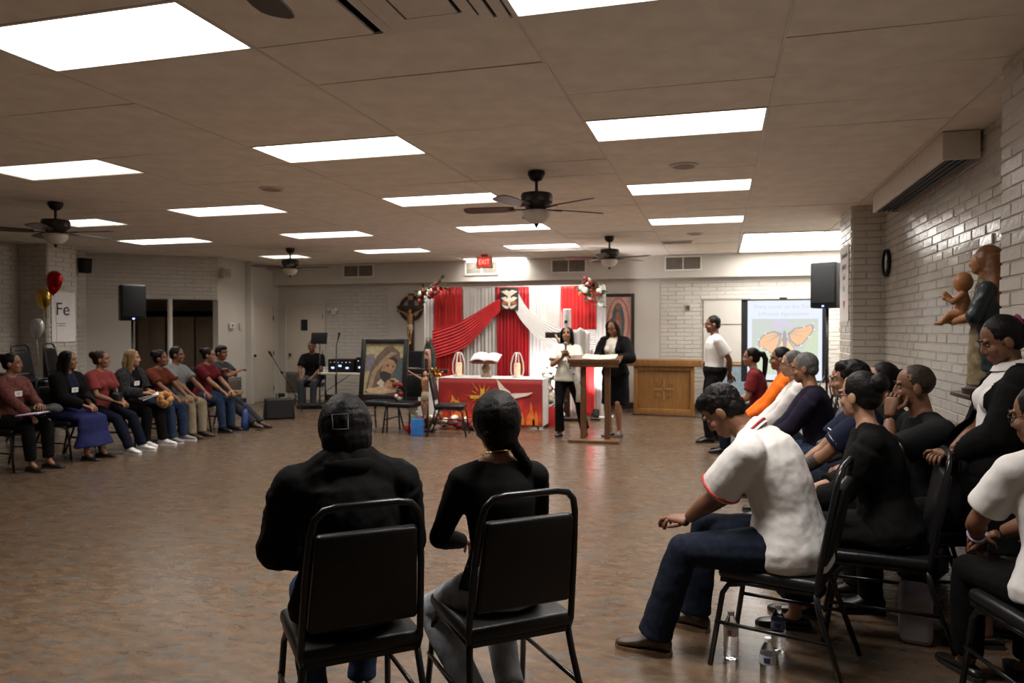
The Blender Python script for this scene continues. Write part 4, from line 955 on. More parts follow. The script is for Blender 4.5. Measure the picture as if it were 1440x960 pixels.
person(-7.88, 13.25, 195, 'person in black shirt seated alone by the sound table near the rear door', 'brown', .98, lean=(2, 6), head=(0, 4, 0), hands={-1: (-.10, .30, .61), 1: (.14, .30, .61)}, top=dict(mat=blk, sleeve='short', loose=.01), bottom=dict(mat=cloth('dark_grey_jeans', (.04, .045, .052)), name='jeans'), shoes=dict(mat=shoe_black), hair=dict(style='shaved', col='black'))

# ------------------------------------------------------------ altar end of the room
def W(x, y, rz, p): return Matrix.Rotation(R(rz), 3, 'Z') @ V(p) + V((x, y, 0))
def curtain(name, x0, x1, z0, z1, m, par, y=0., amp=.010, waves=None, z0b=None):
    wv = waves or max(2, round((x1 - x0) / .065)); n = wv * 8
    def fn(u, v):
        zb = z0 if z0b is None else z0 + (z0b - z0) * u; z = zb + (z1 - zb) * v
        ph = 2 * math.pi * wv * u + .6 * math.sin(5 * u + v); return V((x0 + (x1 - x0) * u, y + amp * math.sin(ph) * (1.15 - .4 * v) + .008 * math.sin(ph * .37 + 3 * v), z))
    o = MB().sheet(fn, n, 14).build(name, m, par, fix=False); s = o.modifiers.new('t', 'SOLIDIFY'); s.thickness = .004; return o
def swag(name, up, lo, m, par, y=-.06, folds=9, amp=.0055):
    def pl(P, u):
        f = u * (len(P) - 1); i = min(int(f), len(P) - 2); t = f - i; q = []
        for k in range(2):
            p0 = P[max(i - 1, 0)][k]; p1 = P[i][k]; p2 = P[i + 1][k]; p3 = P[min(i + 2, len(P) - 1)][k]
            q.append(.5 * (2 * p1 + (p2 - p0) * t + (2 * p0 - 5 * p1 + 4 * p2 - p3) * t * t + (3 * p1 - p0 - 3 * p2 + p3) * t ** 3))
        return q
    def fn(u, v):
        a, b = pl(up, u), pl(lo, u); x = b[0] + (a[0] - b[0]) * v; z = b[1] + (a[1] - b[1]) * v
        return V((x, y - .03 * math.sin(math.pi * u) - amp * math.sin(2 * math.pi * folds * v + 2 * u), z))
    o = MB().sheet(fn, 30, folds * 8).build(name, m, par, fix=False); s = o.modifiers.new('t', 'SOLIDIFY'); s.thickness = .004; return o
bd = empty('curtain_backdrop', (0, 12.8, 0), 0, 'red and white draped curtain backdrop behind the altar table', 'curtain')
fr = MB(); 
for x in (-5.24, -1.95): fr.lathe([(.018, 0), (.018, 2.30)], (x, .06, 0), 12); fr.box((x, .06, .008), (.34, .34, .016))
fr.tube([(-5.27, .06, 2.29), (-1.92, .06, 2.29)], .016, 10); fr.build('pipe_frame', white_metal, bd)
curtain('curtain_panel', -5.29, -5.05, .02, 2.28, white_cloth, bd, .02)
curtain('curtain_panel', -5.09, -4.53, .02, 2.30, red_cloth, bd, 0)
curtain('curtain_panel', -4.55, -3.87, .02, 2.28, white_cloth, bd, .02)
curtain('curtain_panel', -3.90, -3.27, .02, 2.29, seq_red, bd, 0, amp=.012)
curtain('curtain_panel', -3.30, -2.66, .02, 2.28, white_cloth, bd, .02)
curtain('curtain_panel', -2.70, -2.06, 1.42, 2.29, red_cloth, bd, 0, z0b=1.52)
curtain('curtain_panel', -2.68, -2.02, .02, 1.60, M('pale_pink_chiffon', (.80, .66, .64), .75, var=.04), bd, .05)
curtain('curtain_panel', -2.09, -1.90, .02, 2.28, white_cloth, bd, .02)
curtain('curtain_panel', -2.30, -2.08, .05, .95, red_cloth, bd, -.10, z0b=.02)
swag('curtain_swag', [(-3.36, 2.29), (-3.9, 2.02), (-4.5, 1.69), (-5.09, 1.50)], [(-3.62, 2.02), (-3.92, 1.72), (-4.45, 1.20), (-5.09, .98)], sheer_red, bd)
swag('curtain_swag', [(-3.50, 2.26), (-3.22, 1.84), (-2.68, 1.55), (-2.06, 1.52)], [(-3.62, 2.10), (-3.34, 1.62), (-2.72, 1.12), (-2.06, 1.18)], white_cloth, bd)
# emblem
em = empty('emblem_plaque', (-3.61, 12.72, 2.07), 0, 'small dark plaque with cream wing shapes at the top centre of the backdrop', 'plaque')
bx('board', (0, 0, 0), (.33, .03, .40), M('dark_plaque', (.03, .024, .022), .5), em, bev=.006)
cm = M('cream_ink', (.66, .58, .46), .6); om_ = M('ember_ink', (.36, .12, .05), .6)
for q in (-1, 1):
    for poly in ([(0, .13), (.05, .16), (.15, .13), (.09, .09), (.03, .05)], [(.02, .0), (.07, .04), (.15, .02), (.10, -.03), (.03, -.06)], [(0, -.14), (.07, -.12), (.14, -.10), (.09, -.16), (.03, -.18)]):
        MB().plate([(q * a, b) for a, b in poly], (0, -.016, 0), (1, 0, 0), (0, 0, 1), (0, -1, 0), .003).build('wing_shape', cm, em, False)
    MB().plate([(q * a, b) for a, b in [(.03, -.05), (.12, -.04), (.14, -.09), (.05, -.11)]], (0, -.016, 0), (1, 0, 0), (0, 0, 1), (0, -1, 0), .003).build('ember_shape', om_, em, False)
MB().plate([(-.02, -.13), (.02, -.13), (.03, .05), (0, .13), (-.03, .05)], (0, -.0165, 0), (1, 0, 0), (0, 0, 1), (0, -1, 0), .003).build('centre_shape', cm, em, False)
# flowers
def rose_proto(m, r):
    mb = MB(); rr = random.Random(11); mb.ell((0, 0, 0), (r * .62, r * .62, r * .7), seg=10, rings=7)
    for k in range(7):
        a = k * 2.4; d = V((math.cos(a), math.sin(a), .25)); rot = d.to_track_quat('Y', 'Z').to_matrix()
        mb.ell(d * r * .55 + V((0, 0, -r * .05)), (r * .5, r * .16, r * .52), rot, 8, 6)
    return mb.mesh('rose', m)
rose_w, rose_r = rose_proto(rose_white, .055), rose_proto(rose_red, .055)
lm = MB()
lm.add([(0, 0, 0), (.022, .045, .006), (0, .11, -.004), (-.022, .045, .006), (0, .05, -.006)], [(0, 1, 4), (1, 2, 4), (2, 3, 4), (3, 0, 4)]); leaf_me = lm.mesh('leaf', leaf_m)
def flowers(name, c, label, cat, ext, nr, nl, seed, group=None, scale=1., pot=None, slope=None):
    rr = random.Random(seed); f = empty(name, c, 0, label, cat, group)
    for k in range(nr):
        p = V((rr.uniform(-1, 1) * ext[0], rr.uniform(-1, .3) * ext[1], rr.uniform(-1, 1) * ext[2]))
        if slope: p.z += p.x * slope
        o = bpy.data.objects.new('rose', rose_w if rr.random() < .5 else rose_r); COL.objects.link(o); o.parent = f; o.location = p
        o.rotation_euler = (R(rr.uniform(20, 110)), R(rr.uniform(-40, 40)), 0); s_ = scale * rr.uniform(.75, 1.15); o.scale = (s_,) * 3
    for k in range(nl):
        p = V((rr.uniform(-1, 1) * ext[0] * 1.15, rr.uniform(-1, .6) * ext[1], rr.uniform(-1.2, 1.2) * ext[2]))
        if slope: p.z += p.x * slope
        o = bpy.data.objects.new('leaf', leaf_me); COL.objects.link(o); o.parent = f; o.location = p; o.rotation_euler = (R(rr.uniform(-60, 60)), R(rr.uniform(-60, 60)), R(rr.uniform(0, 360))); o.scale = (scale * 1.2,) * 3
    return f
flowers('flower_bouquet', (-5.07, 12.64, 2.22), 'rose bouquet on the upper left corner of the backdrop', 'flowers', (.21, .08, .11), 20, 40, 1, slope=.55, scale=1.2)
flowers('flower_bouquet', (-2.13, 12.64, 2.20), 'rose bouquet on the upper right corner of the backdrop', 'flowers', (.17, .08, .15), 20, 40, 2, slope=-.6, scale=1.2)
g = flowers('flower_garland', (-3.72, 10.68, .12), 'low garland of red and cream roses on the floor before the altar table', 'flowers', (.76, .13, .07), 44, 70, 3, scale=1.2)
f = flowers('flower_arrangement', (-2.56, 11.5, .50), 'tall arrangement of roses on a stand right of the altar table', 'flowers', (.17, .13, .36), 28, 60, 4, scale=1.15)
bx('stand', (0, 0, -.36), (.24, .24, .32), M('red_wrap', (.55, .02, .02), .6), f, bev=.02)
f = flowers('flower_vase', (-4.52, 10.02, .62), 'small rose vase on the chair right of the framed portrait', 'flowers', (.09, .07, .10), 8, 14, 5)
MB().lathe([(.04, -.138), (.055, -.08), (.04, 0), (.05, .03)], n=16).build('vase', M('dark_glass_vase', (.03, .04, .03), .15), f)
# altar table + cloth
t = empty('altar_table', (-3.44, 11.3, 0), 0, 'long altar table mostly hidden under the red printed cloth', 'table')
bx('tabletop', (0, 0, .735), (1.64, .58, .03), white_metal, t, bev=.006)
for sx in (-1, 1):
    for sy in (-1, 1): MB().tube([(sx * .76, sy * .24, 0), (sx * .74, sy * .23, .72)], .014, 8).build('leg', black_metal, t)
ac = empty('altar_cloth', (-3.44, 11.3, 0), 0, 'red altar cloth printed with a golden cross, rays and a white dove', 'tablecloth')
def cloth_grad():
    m = bpy.data.materials.new('altar_print'); m.use_nodes = True; nt = m.node_tree; nd = nt.nodes; lk = nt.links; b = nd['Principled BSDF']; b.inputs['Roughness'].default_value = .7
    tc = nd.new('ShaderNodeTexCoord'); sx = nd.new('ShaderNodeSeparateXYZ'); lk.new(tc.outputs['Object'], sx.inputs[0]); n = nd.new('ShaderNodeTexNoise'); n.inputs['Scale'].default_value = 3.5; n.inputs['Detail'].default_value = 5; n.inputs['Distortion'].default_value = 1.5; lk.new(tc.outputs['Object'], n.inputs[0])
    a = nd.new('ShaderNodeMath'); a.operation = 'MULTIPLY_ADD'; a.inputs[1].default_value = -1.0; lk.new(sx.outputs[2], a.inputs[0]); lk.new(n.outputs[0], a.inputs[2])
    r = nd.new('ShaderNodeValToRGB'); e = r.color_ramp.elements; e[0].position = 0; e[0].color = (.26, .012, .010, 1); e[1].position = .62; e[1].color = (.80, .22, .035, 1)
    q = e.new(.22); q.color = (.46, .018, .012, 1); q = e.new(.42); q.color = (.66, .06, .02, 1); lk.new(a.outputs[0], r.inputs[0]); lk.new(r.outputs[0], b.inputs['Base Color']); return m
pr = cloth_grad()
o = MB().sheet(lambda u, v: V((-.845 + 1.69 * u, -.315 - .010 * math.sin(u * 26) * (1 - v), .03 + .725 * v)), 60, 8).build('front_panel', pr, ac, fix=False); o.modifiers.new('t', 'SOLIDIFY').thickness = .004
bx('white_runner', (0, 0, .758), (1.70, .64, .012), white_cloth, ac, bev=.004)
for sx in (-1, 1): bx('side_panel', (sx * .848, 0, .40), (.006, .62, .71), white_cloth if sx > 0 else pr, ac)
gold_p = M('gold_print', (.66, .33, .03), .6, var=.2, scale=30); dove_m = M('dove_print', (.74, .58, .50), .7); flame_m = M('flame_print', (.72, .17, .03), .6, var=.3, scale=9)
def pr_(poly, m, name, off=.002, yy=-.328): return MB().plate(poly, (0, yy - off, 0), (1, 0, 0), (0, 0, 1), (0, -1, 0), .002).build(name, m, ac, False)
cxx = -.11
pr_([(cxx - .035, .10), (cxx + .035, .10), (cxx + .035, .445), (cxx + .20, .44), (cxx + .20, .495), (cxx + .035, .495), (cxx + .035, .60), (cxx - .035, .60), (cxx - .035, .495), (cxx - .20, .495), (cxx - .20, .44), (cxx - .035, .445)], gold_p, 'printed_cross', .004)
for a in range(0, 360, 24):
    a = R(a + 8); l = .30 if (round(math.degrees(a)) // 24) % 2 else .22; c0 = V((cxx, .47)); d = V((math.cos(a), math.sin(a))); n_ = V((-d.y, d.x))
    if c0.y + d.y * l > .74 or c0.y + d.y * l < .08: l *= .75
    p = [c0 + d * .12 - n_ * .006, c0 + d * l, c0 + d * .12 + n_ * .006]; pr_([tuple(q) for q in p], gold_p, 'printed_ray', .001)
pr_([(.12, .75), (.16, .72), (.25, .62), (.34, .56), (.36, .50), (.30, .47), (.22, .52), (.16, .60)], dove_m, 'printed_dove_wing'); pr_([(.30, .50), (.38, .54), (.52, .545), (.70, .56), (.62, .51), (.50, .48), (.40, .455)], dove_m, 'printed_dove_wing', .003)
pr_([(.28, .50), (.35, .53), (.40, .48), (.36, .42), (.28, .36), (.20, .33), (.24, .42)], dove_m, 'printed_dove_body', .005)
for (x, h, w_) in ((-.52, .46, .07), (-.40, .34, .06), (.66, .42, .07), (.74, .30, .05), (-.62, .26, .05), (.52, .26, .05)):
    pr_([(x - w_, .06), (x + w_, .06), (x + w_ * .8, h * .5), (x + w_ * .1, h), (x - w_ * .2, h * .6), (x - w_ * .9, h * .45)], flame_m, 'printed_flame', .002)
pr_([(-.62, .50), (-.56, .42), (-.44, .36), (-.46, .345), (-.60, .39), (-.66, .36), (-.62, .42)], gold_p, 'printed_spark', .003)
# things on the altar
def lantern(x, lab):
    l = empty('lantern', (x, 11.3, .765), 0, lab, 'lantern', 'white lanterns on the altar'); fm = M('white_lantern_metal', (.72, .64, .60), .4)
    MB().lathe([(.085, 0), (.085, .02), (.07, .03)], n=24).build('base', fm, l, auto=40)
    for q in (0, 90):
        c, s_ = math.cos(R(q)), math.sin(R(q)); pts = [V((u * c, u * s_, z)) for u, z in ((-.082, .02), (-.105, .10), (-.10, .22), (-.065, .34), (-.035, .385), (.035, .385), (.065, .34), (.10, .22), (.105, .10), (.082, .02))]
        MB().tube(pts, .011, 8).build('frame_arch', fm, l)
    MB().lathe([(.052, .03), (.052, .22), (.03, .225), (.006, .215)], n=20).build('candle', M('ivory_candle', (.80, .66, .42), .5, emit=(1, .7, .35), estr=.15), l, auto=40)
lantern(-4.06, 'white arched lantern with candle on the left end of the altar')
lantern(-3.08, 'white arched lantern with candle on the right side of the altar')
b = empty('book_stand', (-3.60, 11.32, .765), 0, 'carved wooden book stand in the middle of the altar', 'stand')
MB().lathe([(.09, 0), (.085, .02), (.05, .04), (.06, .09), (.075, .14), (.05, .19), (.045, .24), (.06, .255)], n=18).build('carved_foot', M('carved_wood', (.20, .115, .05), .5, var=.4, scale=40, bump=.5, bscale=40), b)
bx('rest', (0, 0, .27), (.42, .26, .02), oak, b, bev=.004, rot=Matrix.Rotation(R(24), 3, 'X'))
bk = empty('open_book', (-3.60, 11.30, 1.06), 0, 'large open book lying on the wooden book stand', 'book')
rotb = Matrix.Rotation(R(24), 3, 'X')
for q in (-1, 1):
    def pg(u, v, q=q): x = q * .23 * u; return rotb @ V((x, -.13 + .26 * v, .012 + .028 * math.sin(math.pi * min(1, u * 1.15)) ** .7))
    o = MB().sheet(pg, 12, 2).build('page', paper, bk, fix=False); o.modifiers.new('t', 'SOLIDIFY').thickness = .012
bx('cover', (0, 0, 0), (.48, .28, .008), M('red_cover', (.25, .03, .03), .5), bk, rot=rotb)
# uplights behind the altar
def uplight(x, y, tx, ty, tz, e, lab):
    u = empty('uplight', (x, y, 0), 0, lab, 'lamp'); d = (V((tx, ty, tz)) - V((x, y, .12))).normalized()
    MB().lathe([(.055, -.07), (.06, .05), (.05, .06)], (0, 0, .12), 18, d).build('lamp_can', black_metal, u, auto=40); bx('foot', (0, 0, .012), (.16, .10, .02), black_metal, u)
    MB().tube([(-.07, 0, .02), (-.07, 0, .12)], .008, 6).build('bracket', black_metal, u)
    ld = bpy.data.lights.new('uplight_beam', 'SPOT'); ld.energy = e; ld.spot_size = R(72); ld.spot_blend = .9; ld.shadow_soft_size = .04; ld.color = (1, .95, .97)
    lo = bpy.data.objects.new('uplight_beam', ld); COL.objects.link(lo); lo.parent = u; lo.location = V((0, 0, .12)) + d * .07; lo.rotation_euler = d.to_track_quat('-Z', 'Y').to_euler()
uplight(-2.98, 12.40, -2.90, 12.8, .85, 120, 'small black uplight on the floor behind the right end of the altar')
uplight(-2.00, 12.36, -2.02, 12.8, 1.15, 120, 'small black uplight on the floor at the right edge of the backdrop')
# draped wooden cross with tall candle
c = empty('draped_cross', (-2.47, 12.25, 0), 0, 'dark wooden cross with a white cloth over its right arm, behind the young woman', 'cross')
bx('upright', (0, 0, .80), (.10, .06, 1.50), dark_wood, c, bev=.006); bx('crossbar', (0, -.002, 1.43), (.74, .065, .10), dark_wood, c, bev=.006); bx('foot', (0, 0, .03), (.5, .4, .06), dark_wood, c, bev=.01)
def dr(u, v): return V((.06 + .34 * u, -.055 - .02 * math.sin(u * 15) - .04 * (1 - v), 1.52 - .03 * math.sin(u * 9) - (.30 + .28 * u) * (1 - v)))
o = MB().sheet(dr, 24, 10).build('white_drape', white_cloth, c, fix=False); o.modifiers.new('t', 'SOLIDIFY').thickness = .006
MB().tube([(-.19, -.05, 1.44), (-.08, -.06, 1.2), (.0, -.06, 1.05)], .018, 8).build('wooden_spear', mid_wood, c)
c = empty('pillar_candle', (-2.47, 12.25, 1.551), 0, 'tall white pillar candle standing on top of the draped cross', 'candle')
MB().lathe([(.068, 0), (.068, .31), (.05, .318), (.006, .312)], n=22).build('wax', M('white_wax', (.80, .77, .72), .5), c, auto=40); MB().tube([(0, 0, .31), (0, 0, .33)], .003, 6).build('wick', ink, c)
bx('printed_mark', (-.005, -.066, .10), (.05, .012, .05), dark_wood, c)
# figures: crucifix corpus and statues
def corpus(par, c, k, m, name='figure'):
    mb = MB(); P = lambda x, y, z: V(c) + V((x, y, z)) * k
    mb.ell(P(0, -.03, .90), (.055 * k, .06 * k, .075 * k)); mb.loft([P(0, -.02, .38), P(0, -.03, .50), P(0, -.04, .62), P(0, -.04, .76), P(0, -.02, .83)], [(.09 * k, .06 * k), (.075 * k, .05 * k), (.09 * k, .06 * k), (.10 * k, .06 * k), (.05 * k, .04 * k)], 12, side=(1, 0, 0))
    for q in (-1, 1):
        mb.cone(P(q * .09, -.03, .78), P(q * .26, -.02, .86), .034 * k, .026 * k); mb.cone(P(q * .26, -.02, .86), P(q * .43, -.01, .95), .026 * k, .018 * k); mb.ell(P(q * .45, -.01, .96), .028 * k)
        mb.cone(P(q * .045, -.02, .36), P(q * .05, -.07, .14), .055 * k, .038 * k); mb.cone(P(q * .05, -.07, .14), P(q * .015, -.02, -.12), .036 * k, .022 * k); mb.cone(P(q * .015, -.02, -.12), P(q * .02, -.07, -.20), .024 * k, .016 * k)
    o = job(mb, name, m, par, max(.006, .011 * k), 2)
    lo = MB(); lo.loft([P(0, -.02, .46), P(.0, -.03, .38), P(0, -.04, .25)], [(.085 * k, .062 * k), (.105 * k, .075 * k), (.10 * k, .085 * k)], 14, side=(1, 0, 0)); lo.build('loincloth', M('aged_cloth', (.52, .42, .28), .8, var=.2), par); return o
x = empty('wall_crucifix', (-6.20, 14.36, 1.97), 0, 'large dark ring cross with golden figure on the rear wall', 'crucifix')
bx('upright', (0, -.03, -.55), (.12, .05, 1.72), dark_wood, x, bev=.008); bx('crossbar', (0, -.031, 0), (.62, .052, .12), dark_wood, x, bev=.008)
mb = MB(); k = 40; mb.loft([V((.235 * math.cos(2 * math.pi * i / k), -.03, .235 * math.sin(2 * math.pi * i / k))) for i in range(k)], [(.022, .036)] * k, 8, side=(0, 1, 0), closed=True); mb.build('ring', dark_wood, x)
corpus(x, (0, -.075, -.62), .62, M('old_gold', (.46, .27, .09), .4, metal=.5)); bx('title_board', (0, -.062, .22), (.11, .012, .09), M('old_gold', (.46, .27, .09)), x)
x = empty('standing_crucifix', (-4.20, 10.28, 0), 0, 'painted crucifix on a short stand in front of the altar, tied with a gold bow', 'crucifix')
bx('base', (0, 0, .02), (.24, .20, .04), dark_wood, x, bev=.008); bx('upright', (0, 0, .56), (.055, .035, 1.06), dark_wood, x, bev=.005); bx('crossbar', (0, -.001, .905), (.68, .037, .06), dark_wood, x, bev=.005)
corpus(x, (0, -.045, .32), .60, M('painted_flesh', (.42, .21, .12), .5, var=.25, scale=25))
bo = empty('gold_bow', (-4.03, 10.20, .86), 0, 'shiny gold ribbon bow on the right arm of the standing crucifix', 'bow')
for k in range(10):
    a = k * 2 * math.pi / 10; d = V((math.cos(a), -.35 - .25 * (k % 2), math.sin(a))); s_ = d.cross(V((0, 1, 0))).normalized()
    pts = [V((0, 0, 0)), d * .06 + s_ * .018, d * .095, d * .06 - s_ * .018, V((0, 0, 0))]; MB().loft(pts, [(.004, .017)] * 5, 6, side=s_, caps=False).build('ribbon_loop', gold, bo)
MB().ell((0, -.03, 0), .022).build('knot', gold, bo)
# small veiled statue on a plinth
pl = empty('plinth', (-5.0, 12.34, 0), 0, 'white cloth covered plinth under the small veiled statue', 'stand'); MB().lathe([(.20, 0), (.18, .55), (.17, .67), (.0, .672)], n=28).build('cloth_cover', white_cloth, pl, auto=40)
st = empty('veiled_statue', (-5.0, 12.34, .675), 0, 'small painted statue of a veiled figure left of the backdrop', 'statue')
green_m = M('dark_green_glaze', (.030, .055, .045), .35, var=.4, scale=30); rosem = M('dusty_rose_glaze', (.36, .17, .12), .4, var=.3, scale=40)
MB().lathe([(.13, 0), (.13, .03), (.10, .05)], n=20).build('base', dark_wood, st, auto=40)
m_ = MB(); m_.loft([(0, .01, .05), (0, .01, .25), (0, .015, .45), (0, .01, .56), (0, .01, .62)], [(.12, .08), (.14, .075), (.115, .07), (.08, .06), (.06, .055)], 16, side=(1, 0, 0)); m_.ell((0, .012, .64), (.062, .062, .075)); job(m_, 'mantle', green_m, st, .01, 3)
m_ = MB(); m_.loft([(0, -.045, .05), (0, -.05, .28), (0, -.05, .50)], [(.075, .055), (.07, .05), (.05, .035)], 14, side=(1, 0, 0)); m_.build('gown', rosem, st); MB().ell((0, -.035, .635), (.036, .04, .048)).build('face', skin('tan'), st)
MB().ell((0, -.105, .44), (.028, .03, .04)).build('folded_hands', skin('tan'), st)
# framed portrait (generic hooded figure) and its chairs
chair(-4.92, 10.22, 180, 'black banquet chair holding up the framed portrait', 'chairs near the altar'); chair(-4.50, 10.12, 176, 'black banquet chair under the small rose vase', 'chairs near the altar'); chair(-3.72, 10.02, -78, 'black banquet chair standing sideways before the altar cloth', 'chairs near the altar')
p = empty('framed_portrait', (-4.80, 10.02, .49), 4, 'large dark framed portrait of a hooded bearded figure, leaning on a chair', 'picture')
tl = Matrix.Rotation(R(-9), 3, 'X'); tv = tl @ V((0, 0, 1)); tn = tl @ V((0, -1, 0)); fw, fh = .74, .90
for cx_, cz_, a, b_ in ((-fw / 2 + .035, fh / 2, .07, fh), (fw / 2 - .035, fh / 2, .07, fh), (0, .035, fw - .14, .07), (0, fh - .035, fw - .14, .07)): bx('frame_rail', V((cx_, 0, 0)) + tv * cz_, (a, .045, b_), M('black_frame', (.010, .008, .007), .35), p, bev=.006, rot=tl)
def art(par, poly, m, name, off, base=None, u=(1, 0, 0), v=None, n=None): return MB().plate(poly, base, u, v, n, .0015).build(name, m, par, False)
AP = lambda poly, col, name, off: art(p, poly, M('paint_%s' % name, col, .6, var=.18, scale=18), name, off, tn * (.004 + off * .0016), (1, 0, 0), tv, tn)
AP([(-.30, .07), (.30, .07), (.30, .83), (-.30, .83)], (.36, .31, .17), 'canvas_ground', 0)
AP([(.02, .07), (.30, .07), (.30, .62), (.16, .60)], (.055, .085, .09), 'dusk_teal', 1); AP([(-.30, .40), (-.12, .45), (-.16, .68), (-.30, .66)], (.16, .14, .16), 'mauve_haze', 1)
AP([(-.28, .10), (-.22, .40), (-.12, .64), (.02, .78), (.12, .79), (.24, .70), (.25, .58), (.17, .42), (.10, .22), (.06, .10)], (.13, .085, .06), 'hood', 2); AP([(-.24, .14), (-.18, .40), (-.04, .58), (.10, .70), (.20, .69), (.04, .58), (-.12, .38), (-.18, .14)], (.28, .20, .12), 'hood_edge', 3)
AP([(-.05, .36), (-.02, .50), (.06, .60), (.16, .62), (.20, .54), (.18, .44), (.11, .36), (.03, .32)], (.33, .18, .10), 'portrait_face', 3); AP([(-.06, .40), (.0, .42), (.07, .40), (.12, .38), (.11, .30), (.03, .26), (-.04, .30)], (.025, .02, .02), 'beard', 4); AP([(.06, .61), (.15, .64), (.22, .58), (.20, .50), (.16, .57)], (.035, .022, .018), 'dark_hair', 4)
for ex, ez in ((.06, .505), (.145, .485)): AP([(ex - .025, ez), (ex, ez + .012), (ex + .025, ez - .004), (ex, ez - .010)], (.03, .018, .015), 'eye_mark', 5)
AP([(.09, .50), (.12, .49), (.10, .42), (.075, .425)], (.40, .23, .13), 'nose_mark', 5)
AP([(-.28, .14), (.0, .20), (.24, .24), (.27, .12), (.05, .08), (-.20, .08)], (.45, .30, .19), 'folded_cloth', 5); AP([(.02, .20), (.08, .29), (.18, .32), (.25, .27), (.24, .18), (.10, .15)], (.42, .22, .12), 'bundle', 6); AP([(-.10, .24), (-.03, .30), (.03, .24), (-.02, .17)], (.48, .42, .33), 'white_collar', 6)
# oval picture on the rear wall (generic colours only)
p = empty('framed_oval_picture', (-1.89, 14.37, 1.06), 0, 'tall dark framed picture with a pink and teal oval motif on the rear wall', 'picture')
fw, fh = .62, 1.16
for cx_, cz_, a, b_ in ((-fw / 2 + .03, fh / 2, .06, fh), (fw / 2 - .03, fh / 2, .06, fh), (0, .03, fw - .12, .06), (0, fh - .03, fw - .12, .06)): bx('frame_rail', (cx_, 0, cz_), (a, .05, b_), dark_wood, p, bev=.006)
def ov(rx, rz, cz_, col, name, off, k=28): MB().plate([(rx * math.cos(2 * math.pi * i / k), cz_ + rz * math.sin(2 * math.pi * i / k)) for i in range(k)], (0, -.004 - off * .002, 0), (1, 0, 0), (0, 0, 1), (0, -1, 0), .002).build(name, M('print_' + name, col, .55, var=.15, scale=20), p, False)
bx('print_ground', (0, 0, fh / 2), (.5, .006, 1.04), M('print_ground', (.52, .36, .31), .55, var=.15, scale=12), p)
ov(.22, .50, .58, (.46, .15, .12), 'outer_oval', 1); ov(.185, .455, .60, (.58, .34, .26), 'middle_oval', 2); ov(.125, .40, .58, (.075, .13, .125), 'teal_oval', 3); ov(.062, .26, .56, (.38, .13, .10), 'inner_oval', 4); ov(.045, .06, .90, (.30, .15, .09), 'top_disc', 5)
# oak cabinet
c = empty('oak_altar_cabinet', (-.96, 13.72, 0), 0, 'oak cabinet altar with a carved cross on its front, by the rear wall', 'cabinet')
bx('body', (0, .02, .43), (1.02, .40, .86), oak, c, bev=.006)
for a, b_, s_ in ((-.5, .43, (.07, .05, .86)), (.5, .43, (.07, .05, .86)), (0, .05, (.93, .05, .10)), (0, .825, (.93, .05, .07))): bx('face_rail', (a, -.20, b_), s_, oak, c, bev=.005)
bx('top_slab', (-.10, -.02, .925), (1.52, .52, .12), oak, c, bev=.01)
cw = wood('carved_oak', (.33, .17, .06), (.40, .22, .085), .4)
def cross_plate(cx_, cz_, a, t_, name):
    q = a; w_ = t_; e_ = t_ * 2.0
    for poly in ([(-w_, -q), (-e_, -q - w_), (e_, -q - w_), (w_, -q), (w_, q), (e_, q + w_), (-e_, q + w_), (-w_, q)], [(-q, -w_), (-q, w_), (-q - w_, e_), (-q - w_, -e_)][::-1], [(q, -w_), (q + w_, -e_), (q + w_, e_), (q, w_)], [(-q, -w_), (q, -w_), (q, w_), (-q, w_)]):
        MB().plate([(cx_ + x_, cz_ + z_) for x_, z_ in poly], (0, -.181, 0), (1, 0, 0), (0, 0, 1), (0, -1, 0), .016).build(name, cw, c, False)
cross_plate(0, .45, .165, .014, 'carved_cross')
for sx in (-1, 1):
    for sz in (-1, 1): cross_plate(sx * .105, .45 + sz * .105, .035, .008, 'carved_small_cross')
# reading stand
s = empty('reading_stand', (-1.62, 9.98, 0), 0, 'tall open wooden reading stand in front of the woman in the cardigan', 'lectern')
bx('base_board', (0, -.05, .02), (.68, .30, .04), mid_wood, s, bev=.006)
for sx in (-.165, .165): bx('post', (sx, 0, .56), (.075, .055, 1.04), mid_wood, s, bev=.006)
rl = Matrix.Rotation(R(10), 3, 'X'); bx('slanted_top', (0, .0, 1.115), (.70, .40, .035), mid_wood, s, bev=.006, rot=rl); bx('front_apron', (0, -.17, 1.06), (.66, .025, .09), mid_wood, s, bev=.004); bx('paper_ledge', (0, -.19, 1.105), (.70, .025, .03), mid_wood, s, bev=.004)
b = empty('open_binder', (-1.56, 9.98, 1.142), 0, 'open booklet lying on top of the reading stand', 'book')
for q in (-1, 1): bx('page', (q * .115, 0, .004), (.22, .28, .012), M('cream_page', (.66, .58, .42), .7), b, rot=rl @ Matrix.Rotation(R(-q * 4), 3, 'Y'))
# blue paper bag
b = empty('blue_gift_bag', (-4.17, 9.86, 0), 10, 'bright blue paper bag on the floor in front of the standing crucifix', 'bag'); bm_m = M('blue_paper', (.03, .19, .55), .55)
bx('bag_body', (0, 0, .12), (.18, .09, .24), bm_m, b, bev=.006, taper=.96); MB().tube([(-.04, -.046, .23), (-.035, -.046, .29), (.035, -.046, .29), (.04, -.046, .23)], .003, 6).build('handle', bm_m, b)
tag(bx('red_cloth_heap', (-4.38, 10.3, .05), (.3, .25, .10), M('red_wrap', (.55, .02, .02)), bev=.04), 'crumpled red cloth on the floor left of the blue bag', 'cloth')
# cable on the floor
tag(MB().tube([(-1.5, 13.35, .008), (-.9, 13.25, .008), (-.3, 13.2, .008), (.4, 12.9, .008)], .007, 6).build('floor_cable', black_plastic), 'thin black cable running along the floor before the oak cabinet', 'cable')
